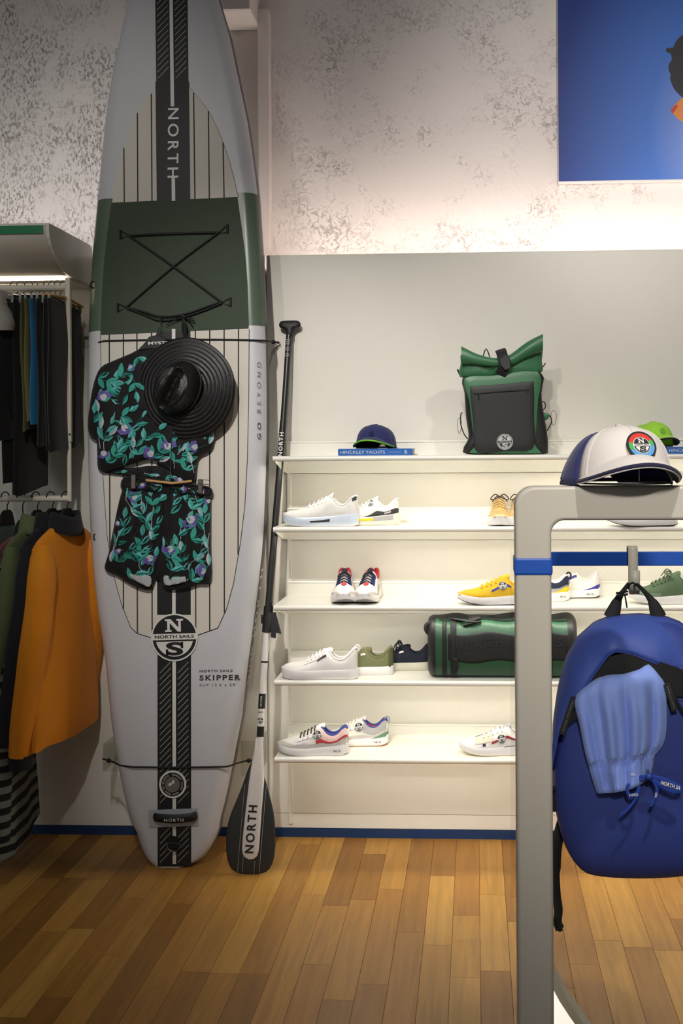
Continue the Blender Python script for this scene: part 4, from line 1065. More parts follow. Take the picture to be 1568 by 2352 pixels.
# --- straw hat
HC = bp(422, 893, 0.085); RB = (bp(537,893)-bp(422,893)).length
tilt = Matrix.Rotation(math.radians(-5), 3, BV) @ Matrix.Rotation(math.radians(4), 3, BU)
HN = tilt @ BN; HU = (BU - HN*BU.dot(HN)).normalized(); HV = HN.cross(HU)
m_straw = M('black_straw', (22, 20, 20), 0.28, bump=0.55, bscale=420, var=0.25, vscale=160)
hat = Thing('straw_hat', 'wide-brimmed black straw hat hung over the floral shirt', 'hat', HC)
nr, na = 64, 72
def brim(i, j):
    v = i/(nr-1); a = 2*PI*j/na; r = RB*(0.38 + 0.62*v)
    h = 0.0020*abs(math.sin(v*PI*8)) - 0.020*v*v + 0.004*math.sin(a*2+0.6)*v*v
    return HC + (HU*math.cos(a) + HV*math.sin(a))*r*(1+0.006*math.sin(5*a)) + HN*h
mb = MB(); mb.grid(brim, nr, na, closev=True); br = hat.part('brim', mb, m_straw); solid(br, 0.003)
CA = math.radians(62); e1 = HU*math.cos(CA) + HV*math.sin(CA); e2 = -HU*math.sin(CA) + HV*math.cos(CA)
CC = HC + HU*(-0.018) + HV*0.0
def crown(i, j):
    v = i/24; a = 2*PI*j/48
    ra, rb = RB*0.56, RB*0.42
    if v < 0.5: q = v/0.5; k = 1 - 0.26*q**1.3; h = 0.098*q
    else:
        q = (v-0.5)/0.5; k = 0.74*(1-q)**0.8; h = 0.098 + 0.008*math.sin(min(1, q*2)*PI/2)
    x = ra*k*math.cos(a); y = rb*k*math.sin(a)
    if v >= 0.42: h -= 0.030*math.exp(-(y/(rb*0.20))**2)*min(1, (v-0.42)/0.15) + 0.016*max(0, (x/ra))*min(1,(v-.42)/.15)*math.exp(-((abs(y)-rb*0.5)/(rb*0.25))**2)
    h += 0.0011*math.sin(v*46)
    return CC + e1*x + e2*y + HN*h
mb = MB(); mb.grid(crown, 25, 48, closev=True); hat.part('crown', mb, m_straw)
mb = MB(); mb.tube([CC + (e1*math.cos(a)*RB*0.56 + e2*math.sin(a)*RB*0.42) + HN*0.010 for a in [2*PI*i/40 for i in range(40)]], 0.005, 8, closed=True); hat.part('hat_band', mb, m_black)
# knotted cord the hat hangs from
t = Thing('hat_cord', 'knotted black cord with frayed ends above the straw hat', 'cord', bp(425, 760, 0.02))
mb = MB()
for a0, b0 in ((418,425),(424,431),(428,420)): mb.tube(smooth_path([bp(421,722,0.016), bp((a0+421)/2,738,0.020), bp(a0,752,0.026), bp(b0,785,0.075)], 4), 0.0032, 6)
t.part('cord', mb, m_cord)
mb = MB()
for x1, y1, x2, y2 in ((418,728,380,748),(420,730,390,742),(424,730,446,734),(425,732,447,740),(424,728,444,752),(421,727,398,738)): mb.tube(smooth_path([bp(x1,y1,0.018), bp((x1+x2)/2,(y1+y2)/2-3,0.022), bp(x2,y2,0.016)], 3), [0.0022]*6+[0.0008], 5)
mb.tube([bp(417,724,0.020), bp(426,730,0.022)], 0.0075, 8)
tag(t.part('frayed_ends', mb, m_cord), kind='stuff')
# ------------------------------------------------------------------ shoes
SOLE = {
 'runner': dict(zb=[(0,.03),(.07,.004),(.2,0),(.62,0),(.8,.018),(.93,.05),(1,.085)], zs=[(0,.155),(.12,.14),(.35,.115),(.6,.10),(.8,.11),(.95,.135),(1,.15)]),
 'air':    dict(zb=[(0,.02),(.06,.002),(.2,0),(.66,0),(.82,.012),(.94,.035),(1,.07)], zs=[(0,.17),(.15,.155),(.35,.13),(.55,.115),(.8,.12),(.94,.15),(1,.17)]),
 'flat':   dict(zb=[(0,.012),(.05,0),(.2,0),(.75,0),(.9,.010),(1,.030)], zs=[(0,.125),(.2,.118),(.5,.115),(.8,.118),(.93,.13),(1,.14)]),
}
UPPER = {
 'runner': [(0,.35),(.03,.385),(.07,.37),(.14,.30),(.22,.275),(.30,.31),(.37,.385),(.44,.375),(.55,.325),(.68,.262),(.80,.22),(.90,.20),(.96,.18),(1,.155)],
 'air':    [(0,.38),(.03,.40),(.08,.37),(.15,.30),(.22,.275),(.29,.315),(.35,.39),(.42,.375),(.55,.315),(.70,.25),(.82,.215),(.91,.20),(.97,.185),(1,.17)],
 'flat':   [(0,.36),(.025,.40),(.06,.37),(.14,.28),(.22,.25),(.30,.275),(.38,.36),(.44,.365),(.55,.31),(.68,.235),(.80,.205),(.90,.195),(.96,.175),(1,.145)],
}
WID = [(0,.0),(.012,.05),(.035,.082),(.08,.108),(.16,.120),(.30,.118),(.45,.126),(.60,.155),(.72,.170),(.83,.160),(.91,.128),(.96,.092),(.985,.055),(1,.0)]
OPN = [(0,.30),(.05,.62),(.20,.70),(.30,.62),(.36,.45),(.42,.22),(.46,.06),(.5,0),(1,0)]
class Shoe:
    def __init__(s, label, style, loc, rotz, mats, L=0.285, group='shoes on the display shelves', name='sneaker', hscale=1.0, flip=1):
        s.L = L; s.st = style; s.h = hscale; s.flip = flip
        s.o = bpy.data.objects.new(name, None); COL.objects.link(s.o); s.o.empty_display_size = 0.05
        s.o.location = loc; s.o.rotation_euler = (0, 0, rotz)
        tag(s.o, label, 'shoe', group); s.m = mats
        s.build()
    def zb(s, t): return interp(SOLE[s.st]['zb'], t)*s.L
    def zs(s, t): return interp(SOLE[s.st]['zs'], t)*s.L
    def zt(s, t): return max(interp(UPPER[s.st], t)*s.L*s.h, s.zs(t)+0.004)
    def w(s, t): return lerp_tbl(WID, t)*s.L
    def S(s, t, h, side, off=0.0):
        """point on the outer upper: t heel->toe, h 0..1 sole->rim"""
        o = max(0, lerp_tbl(OPN, t)); w = s.w(t)
        h = max(0.0, min(1.0, h)); y = w*(o + (1-o)*max(0.0, 1-h**2.3)**0.62)
        z = s.zs(t) - 0.004 + (s.zt(t)-s.zs(t)+0.004)*h
        p = Vector(((t-0.5)*s.L, side*y, z))
        if off:
            e = 0.012
            du = s.S(min(1, t+e), h, side) - s.S(max(0, t-e), h, side)
            dh = s.S(t, min(1, h+0.05), side) - s.S(t, max(0, h-0.05), side)
            n = du.cross(dh)*(-side)
            if n.length > 1e-9:
                n.normalize()
                if n.y*side < -0.2 : n = -n
                p = p + n*off
        return p
    def part(s, name, mb, mats, parent=None, **kw):
        return link_mesh(name, mb, mats, parent or s.o, None, **kw)
    def build(s):
        T = [0,.006,.015,.03,.05,.08,.11,.15,.19,.23,.27,.31,.34,.37,.40,.43,.46,.50,.55,.60,.65,.70,.75,.80,.84,.88,.91,.94,.96,.975,.988,.995,1]
        H = [0,.12,.25,.4,.55,.68,.8,.9,.96,1]
        def sec(t):
            w = s.w(t); o = max(0, lerp_tbl(OPN, t)); L_ = [s.S(t, h, 1) for h in H]
            x = (t-.5)*s.L; zf = s.zs(t)+0.014; zr = s.zt(t)
            dep = min(1, o/0.25)
            inn = [Vector((x, w*o*.86, zr - (zr-zf)*.15*dep)), Vector((x, w*o*.8, zr - (zr-zf)*.7*dep)), Vector((x, w*o*.5, zr - (zr-zf)*dep)), Vector((x, 0, zr - (zr-zf)*dep))]
            full = L_ + inn
            return full + [Vector((p.x, -p.y, p.z)) for p in full[:-1][::-1]]
        rows_ = [sec(t) for t in T]; k = len(rows_[0]); nH = len(H)
        mb = MB(); mb.grid(lambda i, j: rows_[i][j], len(T), k, m=lambda i, j: 1 if (nH-1 <= j < k-nH and T[i] < .47) else 0)
        s.up = s.part('upper', mb, [s.m['upper'], s.m.get('lining', s.m['upper'])], angle=60)
        def so(t):
            w = s.w(t)*1.02 + 0.0028*min(1, t/.012, (1-t)/.015); b, tp = s.zb(t), s.zs(t)+0.002; x = (t-.5)*s.L
            if t < 0.02: x -= 0.003
            if t > 0.985: x += 0.003
            pts = [(w*.90, b), (w*.98, b + (tp-b)*.12), (w*1.02, b + (tp-b)*.45), (w*1.0, b + (tp-b)*.85), (w*.95, tp), (0, tp-0.001)]
            r = [Vector((x, y, z)) for y, z in pts]; return r + [Vector((p.x, -p.y, p.z)) for p in r[:-1][::-1]] + [Vector((x, 0, b))]
        rr_ = [so(t) for t in T]
        mb = MB(); mb.grid(lambda i, j: rr_[i][j], len(T), len(rr_[0]), closev=True, m=lambda i, j: 1 if j in (len(rr_[0])-1, len(rr_[0])-2, 0) and 'outsole' in s.m else 0)
        s.sole = s.part('sole', mb, [s.m['sole'], s.m.get('outsole', s.m['sole'])], angle=60)
    def patch(s, name, mat, t0, t1, lo, hi, off=0.0016, sides=(1, -1), n=18, parent=None, nh=6):
        lo_ = lo if callable(lo) else (lambda t: lerp_tbl(lo, t) if isinstance(lo, list) else lo)
        hi_ = hi if callable(hi) else (lambda t: lerp_tbl(hi, t) if isinstance(hi, list) else hi)
        for sd in sides:
            mb = MB()
            mb.grid(lambda i, j: s.S(t0+(t1-t0)*i/(n-1), lo_(t0+(t1-t0)*i/(n-1)) + (hi_(t0+(t1-t0)*i/(n-1))-lo_(t0+(t1-t0)*i/(n-1)))*j/(nh-1), sd, off), n, nh)
            s.part(name, mb, mat, parent or s.up, angle=70)
    def toe_wrap(s, name, mat, t0, hi, off=0.0016):
        """piece that wraps round the toe"""
        n = 14; hi_ = lambda t: lerp_tbl(hi, t) if isinstance(hi, list) else hi
        mb = MB()
        T = [t0 + (1-t0)*(1-(1-i/(n-1))**1.8) for i in range(n)]
        path = [(t, 1) for t in T] + [(t, -1) for t in T[::-1][1:]]
        mb.grid(lambda i, j: s.S(min(path[i][0], .997), hi_(path[i][0])*j/5, path[i][1], off) + Vector((0.0016 if path[i][0] > .95 else 0, 0, 0)), len(path), 6)
        return s.part(name, mb, mat, s.up, angle=70)
    def sole_patch(s, name, mat, t0, t1, lo, hi, off=0.002, n=12, sides=(1, -1)):
        for sd in sides:
            mb = MB()
            def fn(i, j):
                t = t0+(t1-t0)*i/(n-1); a = lo(t) if callable(lo) else lo; b_ = hi(t) if callable(hi) else hi
                q = a + (b_-a)*j/3; z = s.zb(t) + (s.zs(t)-s.zb(t))*q
                w = (s.w(t)*1.02 + .0028)*(0.98 + 0.04*math.sin(min(1, max(0, q))*PI)) + off
                return Vector(((t-.5)*s.L, sd*w, z))
            mb.grid(fn, n, 4); s.part(name, mb, mat, s.sole)
    def laces(s, mat, ts, r=0.0026, tongue=None, h0=.80, zig=0.0):
        if tongue:
            mb = MB(); t1 = ts[0]+.03
            def tg(i, j):
                t = .355 + (t1-.355)*i/11; a = (j-4)/4; w = s.w(t)*(.42 + .06*math.sin(i))
                lift = 0.012*(1-i/11)**1.5*s.L/.285 + 0.003
                return Vector(((t-.5)*s.L - 0.010*(1-i/11), a*w, s.zt(t) + lift*(1-.25*a*a) - abs(a)**2.2*0.010))
            mb.grid(tg, 12, 9); o = s.part('tongue', mb, tongue); solid(o, 0.004)
        for k_, t in enumerate(ts):
            pts = [s.S(t+zig*.5, h, 1, .004) for h in (h0, .9, .96)] + [s.S(t, 1, 1) + Vector((0, 0, .006))] + [s.S(t-zig*.5, h, -1, .004) for h in (.96, .9, h0)]
            mb = MB(); mb.tube(smooth_path(pts, 3), r, 6, flat=.7); s.part('lace', mb, mat, s.up)
    def bow(s, mat, t, r=.0022):
        c = s.S(t, 1, 1) + Vector((0, 0, .012))
        for sd in (1, -1):
            mb = MB(); mb.tube(smooth_path([c, c + Vector((.012, sd*.018, .010)), c + Vector((.022, sd*.034, -.004)), c + Vector((.010, sd*.030, -.012)), c], 4), r, 6); s.part('lace', mb, mat, s.up)
            mb = MB(); mb.tube(smooth_path([c, c + Vector((.02, sd*.012, .002)), c + Vector((.034, sd*.030, -.018))], 4), r*.9, 6); s.part('lace', mb, mat, s.up)
    def loop(s, mat, r=.0022):
        p = s.S(.012, .97, 1); p = Vector((p.x, 0, p.z))
        mb = MB(); mb.tube(smooth_path([p + Vector((.004, 0, -.012)), p + Vector((-.010, 0, -.002)), p + Vector((-.010, 0, .012)), p + Vector((.0, 0, .016)), p + Vector((.007, 0, .006)), p + Vector((.004, 0, -.006))], 4), r, 6, flat=1.6)
        s.part('pull_loop', mb, mat, s.up)
    def badge(s, t, h, r, white, dark, sides=(1,)):
        for sd in sides:
            P = s.S(t, h, sd, .003); a = s.S(t-.03, h, sd); b_ = s.S(t+.03, h, sd); dh = (s.S(t, h+.08, sd) - s.S(t, h-.08, sd)).normalized()
            R = ((a-b_) if sd > 0 else (b_-a)).normalized(); U = (dh - R*dh.dot(R)).normalized()
            mb = MB(); ns_badge(mb, P, R, U, r, 0, 1, words=False, eps=.0009); s.part('round_badge', mb, [white, dark], s.up, smooth=False)
    def collar(s, mat, r=.0042):
        mb = MB(); T = [.012,.03,.06,.10,.15,.20,.25,.30,.34,.37]
        pts = [s.S(t, 1, 1) for t in T[::-1]] + [s.S(t, 1, -1) for t in T]
        mb.tube(smooth_path(pts, 2), r, 8); s.part('collar_padding', mb, mat, s.up)
    def sole_text(s, mat, t, body, w=.03):
        z = s.zb(t) + (s.zs(t)-s.zb(t))*.5; y = s.w(t)*1.05 + .0048
        mb = MB(); text_mb(mb, body, ((t-.5)*s.L, y, z), (-1, 0, 0), (0, 0, 1), width=w, bold=.02); s.part('sole_print', mb, mat, s.sole, smooth=False)
def lth(name, rgb, rough=.5, bump=.15, var=.04): return M(name, rgb, rough, bump=bump, bscale=600, var=var, vscale=25, spec=.35)
m_lw = lth('leather_white', (232, 228, 224)); m_sw = lth('sole_white', (236, 232, 230), .45, .05); m_gs = lth('suede_grey', (196, 190, 182), .9, .4)
m_mesh = lth('mesh_white', (226, 224, 218), .8, .6); m_cream = lth('canvas_cream', (232, 228, 214), .8, .4)
m_ink = M('shoe_ink', (30, 30, 36), .5); m_nav = lth('shoe_navy', (34, 38, 60), .7, .3); m_red = lth('shoe_red', (196, 62, 70), .6); m_pinks = lth('shoe_pink', (232, 200, 190), .7, .3)
m_lil = lth('shoe_lilac', (204, 192, 214), .7); m_vio = lth('lining_blue', (72, 80, 150), .8); m_gold = M('shoe_gold', (226, 198, 140), .36, .6, bump=.4, bscale=120, var=.15, vscale=40)
m_olive = lth('shoe_olive', (112, 114, 78), .8, .4); m_dnavy = lth('shoe_dark_navy', (28, 32, 44), .8, .4); m_yel = lth('suede_yellow', (226, 182, 48), .9, .4); m_yel2 = lth('bright_yellow', (240, 204, 30), .6)
m_grn = lth('suede_green', (92, 112, 84), .9, .4); m_grn2 = lth('heel_green', (104, 142, 116), .7); m_gum = lth('gum_sole', (176, 124, 78), .7); m_char = lth('charcoal_plastic', (60, 58, 58), .4, 0)
m_ice = M('pale_blue_sole', (216, 226, 240), .3, var=.02, coat=.3); m_blueline = lth('shoe_blue', (58, 62, 148), .6); m_silver = lth('silver_grey', (170, 168, 168), .6, .3); m_drk = lth('dark_lace', (62, 52, 48), .8)

def on_shelf(px, i, y): # centre point standing on shelf i (0 = top)
    p = pw(px, 1300, y); return Vector((p.x, y, SH_Z[i] + .0006))
def Lpx(x0, x1, y): return (pw(x1, 1300, y) - pw(x0, 1300, y)).length
TL = PI      # toe to the left
# shelf 2
y = -0.235
s = Shoe('all-white chunky trainer with pale blue sole at the left end of the second shelf', 'air', on_shelf(737, 1, y), TL, dict(upper=m_mesh, sole=m_ice, lining=m_cream, outsole=m_sw), L=Lpx(652, 823, y))
s.patch('side_overlay', m_lw, .03, .5, [(.03,.05),(.3,.1),(.5,.0)], [(.03,.55),(.25,.62),(.5,.2)]); s.toe_wrap('toe_guard', m_lw, .7, [(.7,.1),(.85,.5),(1,.6)])
s.patch('air_window', m_cream, .16, .28, .30, .48, .003); s.sole_patch('sole_insert', m_char, .36, .62, lambda t: .52, lambda t: .66 + (.62-t)*.5)
s.laces(m_lw, [.42,.47,.52,.58,.64], tongue=m_mesh); s.collar(m_mesh); s.patch('heel_tab', m_ink, .02, .07, .78, .98, .002)
y = -0.17
s = Shoe('white mesh trainer with black and yellow sole edge, behind the all-white one', 'air', on_shelf(843, 1, y), TL, dict(upper=m_mesh, sole=lth('sole_ivory', (224, 222, 206), .4, .05), lining=m_cream), L=Lpx(768, 916, y))
s.patch('dark_side_panel', m_char, .01, .62, [(.01,.15),(.2,.02),(.62,.0)], [(.01,.42),(.15,.5),(.28,.5),(.42,.22),(.62,.05)]); s.sole_patch('yellow_edge', m_yel2, .38, .68, .60, lambda t: .88)
s.sole_patch('grey_sole_panel', m_silver, .08, .40, .55, .98); s.patch('air_window', m_gs, .12, .22, .28, .42, .0035)
s.laces(m_cream, [.46,.51,.56,.62], tongue=m_mesh); s.collar(m_mesh); s.badge(.43, .86, .013, m_white, m_char, sides=(1,)); s.patch('lace_tab', m_char, .40, .46, .72, .98, .002)
# gold pair seen from the front
y = -0.15
for px_, lab in ((1147, 'metallic gold lace-up shoe facing forwards on the second shelf'), (1192, 'second gold lace-up shoe, mostly hidden by the grey rack post')):
    s = Shoe(lab, 'flat', on_shelf(px_, 1, y), -PI/2, dict(upper=m_gold, sole=m_sw, lining=m_cream), L=.27, group='gold shoes')
    s.laces(m_gold, [.46,.52,.58,.64], tongue=m_gold, r=.0032); s.bow(m_drk, .47); s.toe_wrap('toe_cap', m_gold, .78, [(.78,.5),(.9,.8),(1,.7)])
y = -0.27
s = Shoe('sneaker with white sole behind the top beam of the grey rack', 'runner', on_shelf(1475, 1, y), TL, dict(upper=m_lw, sole=m_sw, outsole=m_char, lining=m_cream), L=Lpx(1395, 1555, y), hscale=.62)
s.laces(m_lw, [.46,.52,.58]); s.collar(m_lw)
# shelf 3: front-facing pair
y = -0.15
for px_, lab in ((790, 'left shoe of the white, red and navy pair facing forwards on the middle shelf'), (846, 'right shoe of the white, red and navy pair facing forwards on the middle shelf')):
    s = Shoe(lab, 'runner', on_shelf(px_, 2, y), -PI/2 + (.10 if px_ < 800 else -.06), dict(upper=m_lw, sole=m_sw, lining=m_red, outsole=m_silver), L=.285, group='front-facing white pair')
    s.toe_wrap('toe_guard', m_gs, .80, [(.80,.35),(.9,.72),(1,.66)]); s.patch('lace_panel', m_blueline, .42, .68, .72, .93)
    s.laces(m_ink, [.44,.49,.54,.60,.66], tongue=m_nav, r=.0034); s.collar(m_red, .006)
    mb = MB(); c = s.S(.72, 1, 1) + Vector((0, 0, .002)); mb.disc(c, (.45, 0, 1), .0105, (1, 0, 0), 18, .002); s.part('red_oval', mb, m_red, s.up)
    s.patch('side_overlay', m_gs, .3, .8, .05, [(.3,.4),(.6,.3),(.8,.2)])
# yellow, navy-yellow, white-blue, green
y = -0.245
s = Shoe('yellow suede sneaker with white sole on the middle shelf, cut off by the grey post', 'runner', on_shelf(1138, 2, y), TL, dict(upper=m_yel, sole=m_sw, lining=m_yel, outsole=m_char), L=Lpx(1051, 1225, y), hscale=.92)
s.toe_wrap('toe_guard', lth('suede_yellow_dark', (216, 170, 40), .9, .4), .62, [(.62,.2),(.75,.36),(.9,.6),(1,.66)]); s.laces(m_yel, [.44,.50,.56,.62,.68], r=.0036, tongue=m_yel); s.collar(m_yel)
s.patch('side_stripe', m_blueline, .30, .56, lambda t: .40+(.56-t)*1.0, lambda t: .52+(.56-t)*1.0); s.badge(.41, .60, .0165, m_white, m_ink)
y = -0.145
s = Shoe('navy and grey sneaker with a yellow heel, half hidden behind the grey post', 'runner', on_shelf(1230, 2, y), TL, dict(upper=m_silver, sole=m_sw, lining=m_cream), L=Lpx(1152, 1303, y))
s.patch('navy_collar', m_nav, .01, .40, [(.01,.45),(.2,.5),(.4,.45)], .97, .002); s.patch('yellow_heel', m_yel2, .0, .30, .02, [(0,.36),(.12,.3),(.3,.06)], .0024); s.collar(m_lw); s.loop(m_ink); s.sole_text(m_ink, .10, 'NS 10', .022)
y = -0.060
s = Shoe('white sneaker with a blue heel patch and round badge, right of the grey post', 'runner', on_shelf(1302, 2, y), TL, dict(upper=m_lw, sole=m_sw, lining=m_cream, outsole=m_char), L=Lpx(1228, 1375, y))
s.patch('blue_heel', m_blueline, .0, .34, .02, [(0,.32),(.14,.24),(.34,.05)], .0022); s.patch('cream_overlay', m_cream, .34, .62, .05, [(.34,.28),(.5,.5),(.62,.3)], .0018); s.patch('side_stripe', m_blueline, .36, .50, lambda t: .66+(.5-t)*.9, lambda t: .78+(.5-t)*.9); s.badge(.52, .62, .014, m_white, m_ink)
s.collar(m_lw); s.loop(m_cream); s.laces(m_lw, [.45,.51,.57]); s.sole_text(m_ink, .16, 'NS 10', .026)
y = -0.22
s = Shoe('green suede sneaker with white sole at the right end of the middle shelf', 'runner', on_shelf(1530, 2, y), TL, dict(upper=m_grn, sole=m_sw, lining=m_grn), L=Lpx(1440, 1614, y))
s.toe_wrap('toe_guard', lth('suede_green_pale', (122, 142, 120), .9, .4), .6, [(.6,.3),(.75,.42),(.9,.66),(1,.7)]); s.laces(m_grn, [.43,.48,.53,.58,.63,.68], r=.0036, tongue=m_grn); s.bow(m_grn, .44); s.collar(m_grn)
# shelf 4: plain low sneakers
y = -0.245
s = Shoe('plain white leather low sneaker at the left end of the duffel shelf', 'flat', on_shelf(733, 3, y), TL, dict(upper=m_lw, sole=m_sw, lining=m_cream), L=Lpx(647, 820, y))
s.laces(m_lw, [.44,.49,.54,.59,.64], r=.0032, tongue=m_lw); s.collar(m_lw, .005); s.patch('dark_tab', m_ink, .40, .52, lambda t: .56+(.52-t)*1.3, lambda t: .66+(.52-t)*1.3, .003); s.patch('lace_panel', m_lw, .42, .70, .68, .9, .002); s.loop(m_lw)
y = -0.165
s = Shoe('olive canvas low sneaker with white sole, between the white and navy ones', 'flat', on_shelf(824, 3, y), TL, dict(upper=m_olive, sole=m_sw, lining=m_olive), L=Lpx(746, 899, y))
s.laces(m_olive, [.44,.49,.54,.59], r=.0032, tongue=m_olive); s.collar(m_olive, .005); s.patch('heel_strip', lth('olive_dark', (88, 90, 60), .8, .4), .0, .06, .0, .9, .002); s.patch('white_tab', m_lw, .40, .47, .70, .80, .003)
y = -0.075
s = Shoe('dark navy low sneaker with off-white sole, tucked against the green duffel', 'flat', on_shelf(915, 3, y), TL, dict(upper=m_dnavy, sole=lth('sole_offwhite', (206, 202, 182), .5, .05), lining=m_dnavy), L=Lpx(842, 985, y))
s.laces(m_dnavy, [.44,.49,.54,.59], r=.0032, tongue=m_dnavy); s.bow(m_dnavy, .45); s.collar(m_dnavy, .005); s.patch('white_tab', m_lw, .42, .49, .66, .76, .003); s.loop(m_lw)
# shelf 5
def runner_detail(s, side, stripe, heel, lace):
    s.toe_wrap('toe_guard', m_gs, .60, [(.60,.32),(.72,.40),(.84,.66),(.92,.9),(1,.8)]); s.patch('grey_sidewall', m_gs, .0, .62, .0, [(0,.5),(.2,.38),(.4,.26),(.62,.32)], .0018)
    s.patch('side_panel', side, .02, .36, [(.02,.5),(.2,.42),(.36,.4)], .96, .0014)
    if stripe: s.patch('red_stripe', stripe, .01, .44, lambda t: .50-.55*t, lambda t: (.62-.5*t) if t < .28 else (.50-.35*(t-.28)) if t < .4 else .45-.9*(t-.4), .0032)
    if heel: s.patch('heel_panel', heel, .0, .26, .02, [(0,.30),(.1,.24),(.26,.04)], .0030)
    s.patch('lilac_seam', m_lil, .58, .72, .36, .46, .0026)
    s.laces(lace, [.46,.51,.56,.61,.66], tongue=m_lw, r=.0030); s.patch('eyestay', m_lw, .42, .70, .62, .88, .0020); s.badge(.42, .66, .0175, m_white, m_ink); s.collar(m_vio, .004); s.sole_text(m_ink, .14, 'NS 10', .026)
    for t in (.48, .55, .62): s.patch('eyelet_stitch', m_ink, t, t+.006, .58, .74, .0032, n=3)
y = -0.235
s = Shoe('grey and white runner with a red side stripe at the left of the lowest shelf', 'runner', on_shelf(716, 4, y), TL, dict(upper=m_mesh, sole=m_sw, lining=m_vio), L=Lpx(636, 797, y)); runner_detail(s, m_pinks, m_red, None, m_drk)
y = -0.105
s = Shoe('cream runner with a green heel panel, behind the red-striped one', 'runner', on_shelf(812, 4, y), TL, dict(upper=m_cream, sole=m_sw, lining=m_red, outsole=m_gum), L=Lpx(738, 889, y)); runner_detail(s, m_silver, None, m_grn2, m_cream); s.loop(m_silver)
y = -0.215
s = Shoe('white sneaker with dark red stripe and round badge on the lowest shelf beside the post', 'runner', on_shelf(1140, 4, y), TL, dict(upper=m_lw, sole=m_sw, lining=lth('lining_maroon', (140, 84, 76), .8), outsole=lth('sole_cream', (224, 214, 178), .6)), L=Lpx(1054, 1227, y), hscale=.94)
s.patch('suede_panel', lth('suede_beige', (218, 206, 186), .9, .4), .56, .80, .5, .96, .0022); s.patch('side_stripe', lth('stripe_maroon', (150, 34, 46), .6), .26, .58, lambda t: .34+(.58-t)*.75, lambda t: .46+(.58-t)*.75, .0022); s.badge(.45, .50, .0165, m_white, m_ink); s.patch('navy_mark', m_nav, .66, .70, .28, .46, .0024)
s.laces(m_lw, [.44,.50,.56,.62,.68], r=.0036, tongue=m_silver); s.collar(m_lw); s.patch('dark_line', m_char, .2, .42, lambda t: .04+(.42-t)*.6, lambda t: .07+(.42-t)*.7, .002)
# ------------------------------------------------------------------ books and caps on the top shelf
z1 = SH_Z[0] + 0.0005
m_bk = M('book_blue', (40, 100, 182), .4, var=.02); m_pg = M('book_pages', (196, 190, 178), .8)
def book(label, x0, x1, yf, depth, th, lines, rot=0):
    a = pw(x0, 1048, yf).x; b = pw(x1, 1048, yf).x
    t = Thing('book', label, 'book', ((a+b)/2, yf+depth/2, z1), 'blue yacht books')
    mb = MB().box((a, yf, z1), (b, yf+.004, z1+th)); mb.box((a, yf+.004, z1), (b, yf+depth, z1+.003)); mb.box((a, yf+.004, z1+th-.003), (b, yf+depth, z1+th))
    bevel(t.part('cover', mb, m_bk, smooth=False), .0015, 1)
    mb = MB().box((a+.004, yf+.004, z1+.003), (b-.004, yf+depth-.005, z1+th-.003)); t.part('pages', mb, m_pg, smooth=False)
    mb = MB(); L_ = b-a
    text_mb(mb, 'HINCKLEY YACHTS', (a+L_*.335, yf-.0008, z1+th*.5), (1,0,0), (0,0,1), width=L_*.60, height=th*.44, bold=.0)
    text_mb(mb, 'NICK VOULGARIS III', (a+L_*.77, yf-.0008, z1+th*.5), (1,0,0), (0,0,1), width=L_*.165, height=th*.10)
    text_mb(mb, 'R', (a+L_*.92, yf-.0008, z1+th*.5), (1,0,0), (0,0,1), height=th*.5, bold=.02)
    t.part('spine_lettering', mb, m_white, smooth=False)
    return t, a, b
THB = pw(860,1033,-.29).z - pw(860,1049,-.29).z
bk, bxa, bxb = book('blue yacht book lying flat under the navy cap', 776, 946, -0.285, 0.235, THB, None)
bk2, bxc, bxd = book('blue yacht book lying flat under the lime cap', 1530, 1702, -0.285, 0.235, THB, None)

